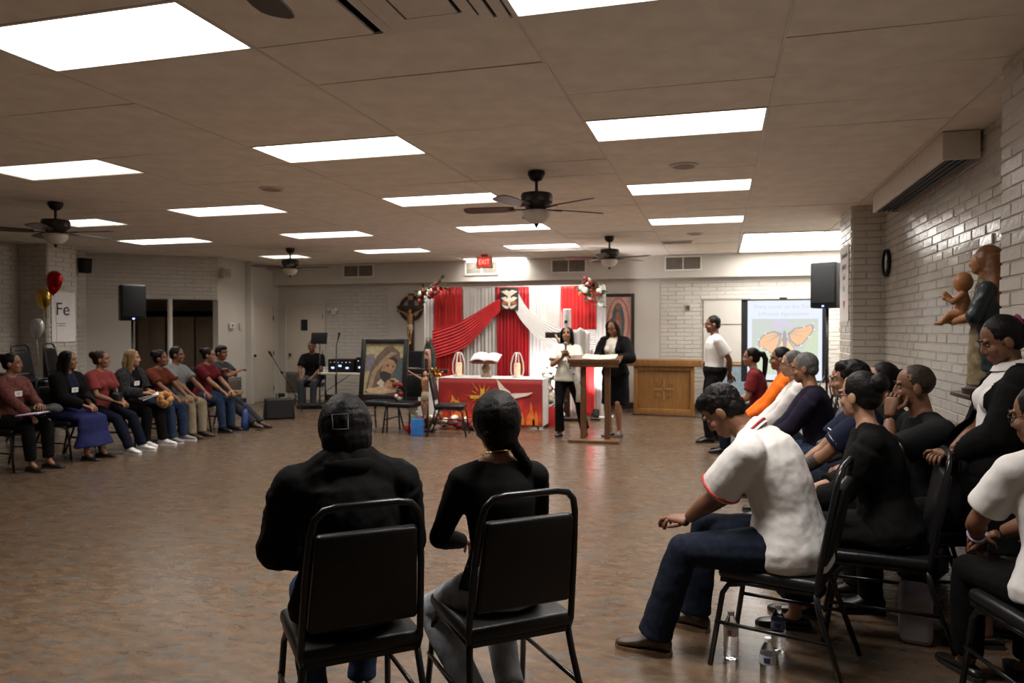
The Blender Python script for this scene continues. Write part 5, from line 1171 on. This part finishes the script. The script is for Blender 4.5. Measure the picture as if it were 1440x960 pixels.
# wall fittings
t = empty('wall_box', (-.57, 14.37, 1.94), 0, 'small grey wall box above the oak cabinet', 'wall fitting'); bx('box', (0, 0, 0), (.07, .04, .10), M('grey_box', (.25, .23, .21), .5), t, bev=.006); bx('dark_dial', (0, -.022, 0), (.04, .008, .05), dark_gap, t)
t = empty('pass_through_shutter', (.12, 14.375, .90), 0, 'closed painted shutter panel in the rear wall left of the screen', 'shutter')
bx('shutter_board', (0, 0, .60), (.82, .02, 1.20), plaster, t); bx('top_rail', (0, -.012, 1.19), (.86, .02, .03), M('grey_trim', (.30, .28, .25), .5), t); bx('middle_groove', (0, -.011, .72), (.82, .006, .015), dark_gap, t); bx('counter_edge', (.0, -.03, .01), (.9, .06, .03), oak, t)
t = empty('emergency_light', (-8.02, 14.37, 1.92), 0, 'white emergency light with two heads beside the rear door', 'lamp'); bx('case', (0, -.02, 0), (.10, .05, .12), white_metal, t, bev=.008)
for q in (-1, 1): MB().lathe([(.025, 0), (.04, .05), (.038, .055)], (q * .07, -.04, .05), 14, (q * .5, -1, -.2)).build('lamp_head', white_metal, t, auto=40)
t = empty('thermostat', (-9.375, 12.72, 1.60), 90, 'thermostat on the wall behind the far end of the left row', 'wall fitting'); bx('case', (0, -.01, 0), (.14, .04, .11), white_metal, t, bev=.006); bx('display', (.0, -.032, .01), (.06, .006, .04), M('lcd_grey', (.08, .09, .085), .3), t)
t = empty('light_switch', (-9.38, 13.02, 1.60), 90, 'beige switch plate right of the thermostat', 'wall fitting'); bx('plate', (0, -.008, 0), (.08, .016, .12), beige, t, bev=.004); bx('toggle', (0, -.02, 0), (.012, .016, .024), white_metal, t)
t = empty('notice_sheet', (-9.38, 13.30, 1.30), 90, 'small pale notice taped to the wall left of the side door', 'notice'); bx('sheet', (0, -.006, 0), (.16, .004, .2), paper, t)
for j in range(4): bx('printed_line', (0, -.009, .06 - j * .035), (.11, .002, .008), M('grey_ink', (.25, .25, .28), .8), t)
t = empty('wall_speaker', (-9.34, 12.46, 2.62), 60, 'small beige speaker box at the end of the slanted beam', 'speaker'); bx('cabinet', (0, -.10, 0), (.16, .14, .20), beige, t, bev=.01); bx('grille', (0, -.175, 0), (.13, .01, .16), M('tan_grille', (.33, .27, .21)), t); bx('arm', (0, -.02, 0), (.03, .06, .03), black_metal, t)
t = empty('wall_speaker', (-10.97, 10.68, 2.66), 80, 'small black wedge speaker high on the left wall beside the column', 'speaker'); bx('cabinet', (0, -.09, 0), (.16, .14, .26), black_plastic, t, bev=.01, taper=1.25); bx('grille', (0, -.168, 0), (.13, .01, .2), speaker_grill, t); bx('bracket', (0, -.0, 0), (.04, .06, .05), black_metal, t)
t = empty('wall_phone_box', (-11.08, 10.6, 1.55), 90, 'beige control box on the wall right of the column', 'wall fitting'); bx('case', (0, -.025, 0), (.16, .05, .13), beige, t, bev=.008); bx('cover', (0, -.052, .01), (.10, .008, .07), M('tan_grille', (.33, .27, .21)), t)
# wall clock
t = empty('wall_clock', (1.788, 9.0, 2.25), -90, 'round black rimmed clock on the right brick wall', 'clock')
MB().lathe([(.15, 0), (.155, .02), (.145, .04), (.128, .035), (.128, .01)], (0, 0, 0), 30, (0, -1, 0)).build('rim', black_plastic, t, auto=40); MB().lathe([(.128, 0), (.128, .012)], (0, 0, 0), 28, (0, -1, 0)).build('face', paper, t, auto=40)
for a, l, nm in ((50, .075, 'hour_hand'), (190, .105, 'minute_hand')): bx(nm, (math.sin(R(a)) * l / 2, -.018, math.cos(R(a)) * l / 2), (.008, .004, l), ink, t, rot=Matrix.Rotation(R(a), 3, 'Y'))
for k in range(12): bx('hour_mark', (math.sin(R(30 * k)) * .11, -.014, math.cos(R(30 * k)) * .11), (.006, .004, .016), ink, t, rot=Matrix.Rotation(R(30 * k), 3, 'Y'))

# ------------------------------------------------------------ projection screen
sc = empty('projection_screen', (1.03, 13.0, 0), 0, 'projection screen with a pale butterfly slide at the right rear', 'screen')
def em_m(name, col, st=1.0, var=0.): return M(name, (.02, .02, .02), .6, emit=col, estr=st * .70)
bx('screen_fabric', (0, 0, 1.34), (1.16, .01, 1.32), em_m('screen_light', (.80, .86, 1.0), .95), sc)
for sx, w_ in ((-.63, .10), (.63, .10)): bx('black_border', (sx, -.002, 1.34), (w_, .014, 1.34), M('screen_black', (.008, .008, .012), .6), sc)
bx('top_bar', (0, -.004, 2.015), (1.36, .035, .025), black_metal, sc, bev=.005); bx('bottom_bar', (0, -.004, .67), (1.36, .04, .035), black_metal, sc, bev=.006); bx('hook', (-.02, 0, 2.04), (.12, .03, .03), black_metal, sc)
MB().tube([(0, .04, 0.35), (0, .04, 2.03)], .016, 10).build('stand_pole', black_metal, sc)
for a in (90, 210, 330): MB().tube([(0, .04, .5), (math.cos(R(a)) * .45, .04 + math.sin(R(a)) * .45, .012)], .011, 8).build('tripod_leg', black_metal, sc)
def SP(poly, m, name, off): return MB().plate(poly, (0, -.006 - off * .0015, 0), (1, 0, 0), (0, 0, 1), (0, -1, 0), .001).build(name, m, sc, False)
SP([(-.51, .78), (.52, .78), (.52, 1.70), (-.51, 1.70)], em_m('slide_green', (.66, .72, .66), .9), 'slide_background', 0)
SP([(-.51, .78), (-.2, .78), (-.1, 1.0), (-.3, 1.25), (-.51, 1.2)], em_m('slide_lime', (.70, .80, .58), .9), 'slide_blur', 1); SP([(.25, 1.1), (.52, 1.0), (.52, 1.5), (.4, 1.45)], em_m('slide_lime', (.70, .80, .58), .9), 'slide_blur', 1)
for (x_, z_, r_) in ((-.14, 1.62, .07), (-.02, 1.64, .08), (.08, 1.60, .06), (-.08, 1.54, .06), (.0, .86, .09), (-.1, .82, .06)): SP([(x_ + r_ * math.cos(a) * (1 if i % 2 else .6), z_ + r_ * math.sin(a) * (1 if i % 2 else .6)) for i, a in enumerate([k * math.pi / 8 for k in range(16)])], em_m('slide_lilac', (.74, .66, .86), .9), 'lilac_flower', 2)
org_ = em_m('slide_orange', (1.0, .60, .34), .92); ylw = em_m('slide_amber', (1.0, .74, .42), .92); drk = em_m('slide_vein', (.56, .48, .50), .75); wht = em_m('slide_white', (.95, .95, 1.0), .95)
UL = [(-.04, 1.46), (-.16, 1.50), (-.30, 1.46), (-.40, 1.36), (-.42, 1.24), (-.36, 1.22), (-.26, 1.16), (-.17, 1.10), (-.08, 1.28)]
UR = [(.05, 1.46), (.16, 1.55), (.30, 1.57), (.44, 1.62), (.46, 1.52), (.38, 1.40), (.26, 1.26), (.18, 1.24), (.08, 1.34)]
LL = [(-.03, 1.40), (-.14, 1.16), (-.17, 1.02), (-.12, .90), (-.05, .86), (.0, .95), (.01, 1.2)]; LR_ = [(.03, 1.40), (.16, 1.22), (.19, 1.08), (.15, .98), (.07, .94), (.02, 1.0)]
def scale_poly(P, k): cx_ = sum(p[0] for p in P) / len(P); cz_ = sum(p[1] for p in P) / len(P); return [(cx_ + (a - cx_) * k, cz_ + (b_ - cz_) * k) for a, b_ in P]
for P_, m_ in ((LL, ylw), (LR_, ylw), (UL, org_), (UR, org_)): SP(P_, drk, 'butterfly_wing_edge', 3); SP(scale_poly(P_, .86), m_, 'butterfly_wing', 4)
for P_ in (UL, UR):
    for k in range(2, 7): a, b_ = P_[k]; SP([(a - .012, b_ - .012), (a + .012, b_ - .012), (a + .012, b_ + .012), (a - .012, b_ + .012)], wht, 'wing_spot', 6)
    for k in (3, 4, 5): c0 = P_[0]; c1 = P_[k]; d = V((c1[0] - c0[0], c1[1] - c0[1])); n_ = V((-d.y, d.x)).normalized() * .006; SP([(c0[0] - n_.x, c0[1] - n_.y), (c1[0], c1[1]), (c0[0] + n_.x, c0[1] + n_.y)], drk, 'wing_vein', 6)
SP([(-.025, 1.46), (.0, 1.52), (.03, 1.46), (.025, 1.10), (.005, 1.02), (-.02, 1.12)], drk, 'butterfly_body', 7)
tx = em_m('slide_text', (.70, .70, .84), .85)
text_mesh('There comes on the Time', .085, tx, sc, (-.03, -.009, 1.90), (R(90), 0, 0), .0005, 'slide_lettering', width=.92)
text_mesh('3 Process Appreciation', .085, tx, sc, (-.02, -.009, 1.78), (R(90), 0, 0), .0005, 'slide_lettering', width=.78)
# low table under the screen
t = empty('side_table', (.35, 13.75, 0), 0, 'small wooden table with pale blue cloth behind the screen', 'table'); bx('tabletop', (0, 0, .90), (.85, .4, .03), oak, t, bev=.004)
for sx in (-.38, .38):
    for sy in (-.16, .16): bx('leg', (sx, sy, .44), (.05, .05, .88), oak, t, bev=.004)
bx('blue_cloth', (0, -.205, .62), (.78, .006, .50), M('pale_blue_cloth', (.42, .58, .66), .8), t)
# PA speakers
def pa(x, y, rz, z0, z1, w_, d_, lab, lab2):
    s = empty('loudspeaker', (x, y, z0), rz, lab, 'speaker', 'loudspeakers on tripods'); h_ = z1 - z0
    MB().box((0, 0, h_ / 2), (w_, d_, h_), bev=.025).build('cabinet', black_plastic, s, auto=50); bx('front_grille', (0, -d_ / 2 - .004, h_ / 2 + .02), (w_ * .86, .012, h_ * .84), speaker_grill, s, bev=.005); bx('blue_led', (.0, -d_ / 2 - .006, .03), (.03, .01, .02), M('blue_led', (.02, .03, .1), .4, emit=(.25, .35, 1), estr=3), s)
    for q in (-1, 1): bx('side_handle', (q * w_ / 2, 0, h_ * .55), (.012, .12, .05), dark_gap, s)
    t = empty('speaker_stand', (x, y, 0), rz, lab2, 'stand', 'tripod speaker stands'); MB().tube([(0, 0, .10), (0, 0, z0 - .002)], .018, 12).build('pole', black_metal, t); MB().lathe([(.03, z0 * .42), (.03, z0 * .5)], n=14).build('collar', black_metal, t, auto=40)
    for a in (90, 210, 330): MB().tube([(0, 0, z0 * .46), (math.cos(R(a)) * .46, math.sin(R(a)) * .46, .012)], .012, 8).build('leg', black_metal, t); MB().tube([(0, 0, .14), (math.cos(R(a)) * .25, math.sin(R(a)) * .25, z0 * .22)], .008, 6).build('brace', black_metal, t)
pa(1.60, 12.35, -28, 1.85, 2.55, .40, .34, 'large black loudspeaker on a pole in front of the screen', 'black tripod stand under the loudspeaker beside the screen')
pa(-8.9, 9.62, 50, 1.66, 2.22, .36, .30, 'black loudspeaker on a pole behind the left row', 'black tripod stand behind the fair haired woman')
# small lamp cord / pillar posters
t = empty('pillar_poster', (1.432, 9.62, 1.62), -90, 'tall white hand lettered poster edge on, taped to the far right pillar', 'poster')
bx('sheet', (0, .002, .44), (.62, .004, .90), paper, t)
for j, (tt, s_) in enumerate((('Caminando', .10), ('juntos', .12), ('en la', .10), ('fe', .12))): text_mesh(tt, s_, M('grey_marker', (.30, .29, .33), .8), t, (0, -.002, .78 - j * .13), (R(90), 0, 0), .001, 'lettering')
MB().plate([(.06 * 16 * math.sin(a) ** 3 / 16, .06 * (13 * math.cos(a) - 5 * math.cos(2 * a) - 2 * math.cos(3 * a) - math.cos(4 * a)) / 16 + .20) for a in [2 * math.pi * i / 24 for i in range(24)]], (0, -.0005, 0), (1, 0, 0), (0, 0, 1), (0, -1, 0), .002).build('red_heart', M('red_marker', (.55, .06, .07), .7), t, False)
t = empty('column_poster', (-10.478, 9.83, 1.32), 90, 'white poster hand lettered Fe on the left column', 'poster'); bx('sheet', (0, -.003, .41), (.46, .004, .82), paper, t)
text_mesh('Fe', .30, ink, t, (-.02, -.008, .53), (R(90), 0, 0), .001); bx('underline', (-.05, -.007, .30), (.17, .002, .010), ink, t); bx('underline', (-.05, -.007, .265), (.15, .002, .010), ink, t)
# balloons
def balloon(x, y, z, m, lab, rz=0, k=1., roll=8):
    b = empty('foil_balloon', (x, y, z), rz, lab, 'balloon', 'foil balloons by the left column'); rot = Matrix.Rotation(R(roll), 3, 'Y')
    prof = [(.001, .20), (.05, .195), (.10, .165), (.13, .11), (.14, .04), (.128, -.04), (.095, -.11), (.055, -.16), (.018, -.19), (.02, -.205), (.001, -.206)]
    mb = MB(); n = 24
    for r_, zz in prof:
        for i in range(n): a = 2 * math.pi * i / n; mb.v.append(tuple(rot @ V((r_ * 1.05 * math.cos(a), r_ * .62 * math.sin(a) * (1 + .05 * math.sin(9 * a)), zz)) * k))
    mb.f = [(j * n + i, j * n + (i + 1) % n, (j + 1) * n + (i + 1) % n, (j + 1) * n + i) for j in range(len(prof) - 1) for i in range(n)]; mb.mi = [0] * len(mb.f)
    mb.build('envelope', m, b); MB().tube([V((0, 0, -.2)) * k, (.03, .01, -.6), (0.05, .02, -z + .25)], .003, 5).build('ribbon', M('pale_ribbon', (.5, .45, .42), .5), b)
balloon(-9.92, 9.14, 2.24, M('red_foil', (.50, .008, .012), .16, metal=.7), 'shiny red foil balloon floating by the left column', k=.95)
balloon(-9.95, 8.98, 1.98, gold, 'shiny gold foil balloon below the red one by the left column', k=.85, roll=-10)
balloon(-9.95, 8.86, 1.53, M('pearl_foil', (.55, .54, .53), .25, metal=.4), 'pearly white foil balloon behind the chairs by the left column', k=.8)
# stacks of chairs
ORD = ['lowest', 'second lowest', 'third lowest', 'fourth', 'fifth', 'sixth', 'topmost']
def stack(x, y, rz, n, where, grp, dz):
    for k in range(n): chair(x, y, rz, ('topmost' if k == n - 1 else ORD[k]) + ' black chair in ' + where, grp, z=k * dz)
stack(-8.75, 7.30, -70, 7, 'the tall stack behind the woman in the blue skirt', 'stacked chairs behind the left row', .085)
stack(-9.05, 8.10, -75, 6, 'the second stack, behind the coral topped woman', 'second stack behind the left row', .075)
stack(-9.55, 9.05, -65, 6, 'the stack beside the left column', 'stack beside the left column', .075)
stack(1.52, 5.62, 92, 6, 'the stack under the statue by the right brick wall', 'stack by the right wall', .08)
# statue of mother and child on a wall shelf
sh = empty('wall_shelf', (1.63, 5.28, 0), 0, 'dark wall shelf under the statue of a mother and child', 'shelf'); bx('board', (0, 0, 1.09), (.32, .46, .03), dark_wood, sh, bev=.005)
for q in (-1, 1): bx('bracket', (.10, q * .15, .995), (.12, .03, .16), dark_wood, sh, bev=.004)
s = empty('mother_child_statue', (1.60, 5.26, 1.105), 72, 'painted statue of a veiled mother holding a child, against the right brick wall', 'statue')
teal_s = M('teal_mantle_paint', (.020, .034, .038), .4, var=.35, scale=14); veil_s = M('brown_veil_paint', (.25, .105, .045), .42, var=.15, scale=10); gown_s = M('olive_gown_paint', (.20, .15, .075), .5, var=.2, scale=12); flesh = M('statue_flesh', (.44, .20, .085), .42, var=.1, scale=12)
MB().lathe([(.14, 0), (.14, .04), (.12, .06)], n=20).build('base', dark_wood, s, auto=40)
m_ = MB(); m_.loft([(0, 0, .06), (0, 0, .3), (0, 0, .5), (0, -.01, .66), (0, -.01, .76), (0, 0, .82)], [(.14, .11), (.13, .105), (.11, .09), (.13, .085), (.11, .07), (.05, .05)], 18, side=(1, 0, 0)); job(m_, 'gown', gown_s, s, .008, 3, .014, .05)
m_ = MB(); m_.loft([(.01, -.035, .16), (.01, -.035, .4), (.01, -.03, .6), (.01, -.025, .74), (0, -.02, .80)], [(.165, .11), (.165, .11), (.155, .10), (.14, .085), (.08, .06)], 18, side=(1, 0, 0)); m_.cone((.13, -.01, .72), (.16, .06, .52), .06, .055); m_.cone((-.13, -.01, .72), (-.15, .06, .54), .06, .055); job(m_, 'mantle', teal_s, s, .008, 3, .02, .06)
m_ = MB(); m_.ell((0, -.018, .93), (.080, .095, .108)); m_.loft([(0, -.04, .96), (0, -.045, .86), (0, -.06, .76), (0, -.075, .62)], [(.085, .07), (.098, .075), (.125, .075), (.13, .05)], 16, side=(1, 0, 0)); job(m_, 'veil', veil_s, s, .008, 3, .008, .04)
m_ = MB(); m_.ell((0, .035, .91), (.055, .06, .075)); m_.ell((0, .05, .87), (.04, .04, .04)); m_.ell((0, .092, .90), (.010, .012, .018)); m_.cone((0, .0, .80), (0, .02, .88), .04, .04); job(m_, 'face', flesh, s, .005, 3)
for q in (-1, 1):
    a = V((q * .15, .07, .54)); w_ = V((q * .03, .20, .50)); m_ = MB(); m_.loft([a, (a + w_) / 2, w_], [.035, .03, .022], 12); m_.loft([w_, w_ + V((-q * .05, .04, 0))], [(.028, .014), (.022, .010)], 10)
    for k in range(4): m_.loft([w_ + V((-q * .045, .035 - .014 * k + .02, .0)), w_ + V((-q * .085, .05 - .014 * k + .02, -.005))], [.009, .006], 8)
    m_.build('hand', flesh, s)
m_ = MB(); O = V((-.01, .135, .60)); Q = lambda a, b_, c_: O + V((a, b_, c_)) * .82
m_.ell(Q(0, .0, .22), (.062, .066, .072)); m_.ell(Q(0, .055, .205), (.010, .016, .012)); m_.loft([Q(0, 0, -.06), Q(0, 0, .0), Q(0, 0, .08), Q(0, 0, .14)], [(.06, .05), (.065, .055), (.06, .045), (.03, .03)], 14, side=(1, 0, 0))
for q in (-1, 1): m_.cone(Q(q * .055, 0, .11), Q(q * .075, .07, .05), .024, .02); m_.cone(Q(q * .075, .07, .05), Q(q * .06, .12, .08 if q < 0 else .12), .02, .015); m_.ell(Q(q * .06, .135, .085 if q < 0 else .13), .018); m_.cone(Q(q * .035, 0, -.05), Q(q * .05, .10, -.06), .036, .028); m_.cone(Q(q * .05, .10, -.06), Q(q * .045, .16, -.13), .026, .018); m_.cone(Q(q * .045, .16, -.13), Q(q * .045, .20, -.13), .018, .013)
job(m_, 'child', flesh, s, .006, 3)
MB().ell(Q(0, -.010, .230), (.054, .056, .054)).build('child_hair', veil_s, s); s.scale = (.9, .9, .9)

# ------------------------------------------------------------ sound corner
t = empty('sound_table', (-6.95, 13.3, 0), 0, 'pale folding table carrying the sound equipment at the rear', 'table'); bx('tabletop', (0, 0, .66), (1.34, .55, .045), beige, t, bev=.008)
for sx in (-.55, .55):
    MB().tube([(sx, -.22, 0), (sx, -.2, .64)], .014, 8).build('leg', black_metal, t); MB().tube([(sx, .22, 0), (sx, .2, .64)], .014, 8).build('leg', black_metal, t); MB().tube([(sx, -.2, .3), (sx * .2, 0, .63)], .008, 6).build('brace', black_metal, t)
def rack(x, w_, lab, hh):
    r = empty('amplifier_rack', (x, 13.28, .684), 0, lab, 'amplifier'); bx('case', (0, 0, hh / 2), (w_, .38, hh), black_plastic, r, bev=.01); bx('face', (0, -.193, hh / 2), (w_ * .9, .008, hh * .85), M('dark_panel', (.012, .012, .016), .3), r)
    for k in range(3): bx('lit_display', (-w_ * .3 + k * w_ * .28, -.199, hh * (.35 + .15 * (k % 2))), (.06, .006, .035), M('blue_white_led', (.02, .03, .06), .4, emit=(.5, .7, 1), estr=1.2), r)
    for k in range(6): MB().lathe([(.014, 0), (.012, .018)], (-w_ * .38 + k * w_ * .15, -.197, hh * .75), 10, (0, -1, 0)).build('knob', chrome, r)
rack(-7.16, .56, 'black amplifier rack with small lights, left on the sound table', .26); rack(-6.60, .46, 'black mixer case on the right of the sound table', .30)
for k, x_ in enumerate((-7.53, -7.46)): c_ = empty('paper_cup', (x_, 13.12, .684), 0, ('pale cup at the left end of the sound table', 'pale cup against the amplifier rack')[k], 'cup'); MB().lathe([(.03, 0), (.038, .10), (.040, .103), (.034, .095), (.028, .01)], n=14).build('cup_wall', paper, c_, auto=40); MB().lathe([(.036, .07), (.036, .078)], n=14).build('drink', ink, c_)
def stand(x, y, lab, h_, rz=0):
    m = empty('microphone_stand', (x, y, 0), rz, lab, 'stand'); MB().lathe([(.14, 0), (.14, .015), (.03, .03)], n=22).build('round_base', black_metal, m, auto=40); MB().tube([(0, 0, .02), (0, 0, h_)], .011, 8).build('pole', black_metal, m); return m
m = stand(-7.12, 12.85, 'upright microphone stand in front of the amplifier rack', 1.22); MB().tube([(0, 0, 1.2), (.04, 0, 1.36)], .008, 8).build('gooseneck', black_metal, m); MB().lathe([(.012, 0), (.016, .08), (.022, .10), (.018, .13)], (.04, 0, 1.34), 12, (.2, 0, 1)).build('microphone_head', black_plastic, m)
m = empty('boom_microphone_stand', (-7.62, 12.2, 0), 0, 'tilted boom microphone stand in front of the seated person at the rear', 'stand')
for a in (90, 210, 330): MB().tube([(0, 0, .25), (math.cos(R(a)) * .28, math.sin(R(a)) * .28, .01)], .009, 6).build('leg', black_metal, m)
MB().tube([(0, 0, .12), (0, 0, .34)], .012, 8).build('pole', black_metal, m); MB().tube([(.06, 0, .24), (-.50, .02, 1.02)], .010, 8).build('boom', black_metal, m); MB().lathe([(.014, 0), (.02, .06), (.024, .09), (.016, .12)], (-.50, .02, 1.02), 12, (-.56, .02, .78)).build('microphone_head', black_plastic, m); MB().lathe([(.022, -.02), (.022, .02)], (-.28, .01, .72), 10, (0, 1, 0)).build('clutch', black_plastic, m)
m = empty('music_stand', (-7.42, 12.75, 0), 8, 'black music stand with tilted desk left of the amplifier rack', 'stand')
for a in (90, 210, 330): MB().tube([(0, 0, .12), (math.cos(R(a)) * .25, math.sin(R(a)) * .25, .01)], .008, 6).build('leg', black_metal, m)
MB().tube([(0, 0, .1), (0, 0, 1.3)], .010, 8).build('pole', black_metal, m); bx('desk', (0, -.03, 1.36), (.32, .015, .22), black_plastic, m, rot=Matrix.Rotation(R(-14), 3, 'X'), bev=.004); bx('lip', (0, -.03, 1.255), (.32, .05, .012), black_plastic, m)
s = empty('floor_speaker', (-7.28, 11.15, 0), 38, 'black wedge speaker on the floor beyond the far end of the left row', 'speaker'); MB().box((0, 0, .17), (.50, .40, .34), taper=.9, bev=.02).build('cabinet', black_plastic, s, auto=50); bx('grille', (0, -.20, .17), (.42, .012, .27), speaker_grill, s)
s = empty('guitar_case', (-7.55, 12.78, 0), 20, 'dark flat case lying on the floor below the boom stand', 'case'); MB().box((0, 0, .05), (.60, .30, .10), bev=.03).build('shell', black_plastic, s); bx('handle', (0, -.16, .06), (.12, .03, .02), black_metal, s); bx('latch', (.18, -.155, .06), (.03, .015, .03), chrome, s)
c_ = empty('red_cup', (-8.62, 13.35, 0), 0, 'red plastic cup on the floor before the rear door', 'cup'); MB().lathe([(.035, 0), (.05, .13), (.053, .135), (.045, .125), (.03, .01)], n=16).build('cup_wall', M('red_plastic', (.55, .05, .03)), c_, auto=40); MB().lathe([(.0535, .128), (.0535, .137)], n=16).build('rim', paper, c_)
tv = empty('dark_cabinet', (-5.72, 13.6, 0), 0, 'dark equipment cabinet behind the framed portrait', 'cabinet'); bx('body', (0, 0, .55), (.34, .36, 1.10), black_plastic, tv, bev=.01); bx('door', (0, -.185, .55), (.30, .012, 1.0), M('dark_panel', (.012, .012, .016)), tv)

# ------------------------------------------------------------ small things near the people
def bottle(x, y, lab, kind, rz=0, full=.55):
    b = empty('water_bottle', (x, y, 0), rz, lab, 'bottle', 'water bottles under the chair'); pet = M('clear_plastic', (.93, .95, .97), .06, trans=1., var=0., spec=.5)
    pet.node_tree.nodes['Principled BSDF'].inputs['IOR'].default_value = 1.12
    prof = [(.004, .008), (.024, .002), (.032, .010), (.0325, .03)]
    for k in range(5): prof += [(.0325, .035 + k * .014), (.0312, .041 + k * .014), (.0325, .047 + k * .014)]
    prof += [(.033, .11), (.033, .152), (.030, .160), (.022, .182), (.0145, .196), (.0135, .203)]
    MB().lathe(prof, n=28).build('plastic_shell', pet, b, auto=60)
    MB().lathe([(.0145, .200), (.0148, .216), (.013, .218)], n=18).build('cap', M('white_cap', (.7, .7, .72), .4), b, auto=40)
    lb = {'red': M('label_white', (.62, .62, .64), .4), 'blue': M('label_blue', (.10, .14, .25), .4, var=.3), 'navy': M('label_silver', (.45, .47, .5), .35)}[kind]
    mb = MB(); mb.lathe([(.0336, .112), (.0336, .150)], n=28); mb.f = mb.f[:-2]; mb.mi = mb.mi[:-2]; lo = mb.build('label', lb, b)
    ac_ = M('label_red_mark', (.6, .08, .06), .5) if kind == 'red' else M('label_navy_mark', (.02, .03, .14), .5)
    for q in ((0,) if kind == 'red' else (0, 2.1, 4.2)):
        a = R(-100) + q; mb = MB(); vs = []
        for i in range(5):
            t_ = a + (i - 2) * .13 * (1 if kind == 'red' else 1.5)
            for z_ in (.120, .142): vs.append((.0340 * math.cos(t_), .0340 * math.sin(t_), z_))
        mb.add(vs, [(2 * i, 2 * i + 2, 2 * i + 3, 2 * i + 1) for i in range(4)]); mb.build('label_mark', ac_, lo)
bottle(.055, 3.52, 'water bottle with a red mark on its label, left of the three', 'red'); bottle(.27, 3.66, 'water bottle with a blue label, behind the other two', 'blue'); bottle(.20, 3.26, 'water bottle with a navy square on its label, nearest the camera', 'navy')
def lap(x, y, p, rz=-88): v = W(x, y, rz, p); return (v.x, v.y, v.z)
f = empty('purple_folder', lap(-7.42, 6.3, (.07, .36, .615)), -70, 'purple folder on the lap of the leftmost seated woman', 'folder'); bx('cover', (0, 0, 0), (.30, .23, .008), M('purple_card', (.30, .16, .46), .6), f, rot=Matrix.Rotation(R(6), 3, 'X')); bx('sheets', (0, 0, .007), (.28, .22, .005), paper, f, rot=Matrix.Rotation(R(6), 3, 'X'))
mb = MB(); mb.ell((0, 0, 0), (.17, .13, .045)); mb.ell((.07, .05, .0), (.11, .11, .05)); mb.ell((-.08, .04, -.02), (.10, .10, .05)); o = job(mb, 'folded_coat', M('grey_green_coat', (.032, .034, .032), .85), None, .012, 4, .05, .08); o.location = lap(-7.42, 6.3, (-.10, .30, .645)); tag(o, 'dark grey coat bundled on the lap of the leftmost seated woman', 'coat')
b = empty('black_purse', lap(-7.42, 7.5, (-.02, .22, .625)), -60, 'small black purse on the lap of the woman in the coral top', 'bag'); MB().box((0, 0, .05), (.22, .10, .13), bev=.03).build('body', black_vinyl, b); MB().tube([(-.09, 0, .10), (-.05, .0, .17), (.05, 0, .17), (.09, 0, .10)], .008, 6).build('strap', black_vinyl, b)
b = empty('paper_sheets', lap(-7.42, 8.0, (.08, .33, .645)), -60, 'white papers held on the lap of the fair haired woman', 'paper')
for k in range(3): bx('sheet', (k * .01, k * .012, k * .008), (.26, .20, .003), paper, b, rot=Euler((R(12 + k * 5), R(-8 + k * 6), R(k * 7))).to_matrix())
rr = random.Random(9); mb = MB()
for k in range(40):
    u = V((rr.gauss(0, 1), rr.gauss(0, 1), rr.gauss(0, 1))).normalized(); mb.ell(u * .085, .035, seg=8, rings=6)
o = job(mb, 'yellow_pompom', M('yellow_wool', (.42, .215, .075), .9, var=.25, scale=40), None, .009, 1); o.location = lap(-7.42, 8.0, (-.12, .40, .60)); tag(o, 'fluffy yellow woollen pompom hanging at the knee of the fair haired woman', 'pompom')
b = empty('brown_box', lap(-7.42, 9.66, (0, .36, .545)), -80, 'flat brown box between the two people at the far end of the left row', 'box'); bx('tray', (0, 0, .02), (.20, .16, .04), M('kraft_card', (.20, .13, .07), .8), b, bev=.004); bx('lid', (0, 0, .045), (.206, .166, .012), M('kraft_card', (.20, .13, .07)), b, bev=.003)
b = empty('blue_bag', lap(-7.42, 9.68, (.02, .52, 0)), -80, 'crumpled blue bag on the floor between the two far seats of the left row', 'bag'); mb = MB(); mb.loft([(0, 0, 0), (0, 0, .12), (0, 0, .26), (0, 0, .32)], [(.075, .05), (.085, .055), (.06, .04), (.04, .025)], 14); mb.build('body', M('blue_nylon', (.015, .045, .17), .5, bump=.5, bscale=20), b); MB().tube([(-.04, 0, .31), (-.03, 0, .42), (.03, 0, .42), (.04, 0, .31)], .006, 6).build('handle', M('blue_nylon', (.015, .045, .17)), b)
b = empty('flowered_tote', (.93, 4.02, 0), 80, 'white tote bag with purple flowers under the chair of the woman with glasses', 'bag'); bx('body', (0, .0, .12), (.26, .14, .24), M('tote_canvas', (.30, .27, .30), .8, var=.1), b, bev=.03)
for k in range(9): rr = random.Random(k); MB().plate([(.03 * math.cos(a) * (1 if i % 2 else .5), .03 * math.sin(a) * (1 if i % 2 else .5)) for i, a in enumerate([j * math.pi / 5 for j in range(10)])], (rr.uniform(-.11, .11), -.071, rr.uniform(.05, .20)), (1, 0, 0), (0, 0, 1), (0, -1, 0), .003).build('purple_flower', M('purple_print', (.22, .09, .28), .7), b, False)
b = empty('dark_backpack', (1.18, 5.0, 0), 60, 'dark blue backpack on the floor behind the cropped haired man', 'bag'); MB().box((0, 0, .18), (.30, .20, .36), taper=.85, bev=.05).build('body', M('dark_blue_nylon', (.012, .014, .035), .6), b); MB().box((0, -.11, .12), (.22, .05, .18), bev=.02).build('pocket', M('dark_blue_nylon', (.012, .014, .035)), b); bx('red_tag', (.06, -.137, .17), (.03, .006, .05), M('red_plastic', (.55, .05, .03)), b)
c_ = empty('drink_can', (.98, 4.72, .52), 0, 'dark drink can held low beside the cropped haired man', 'can')
bpy.data.objects.remove(c_)

finish()
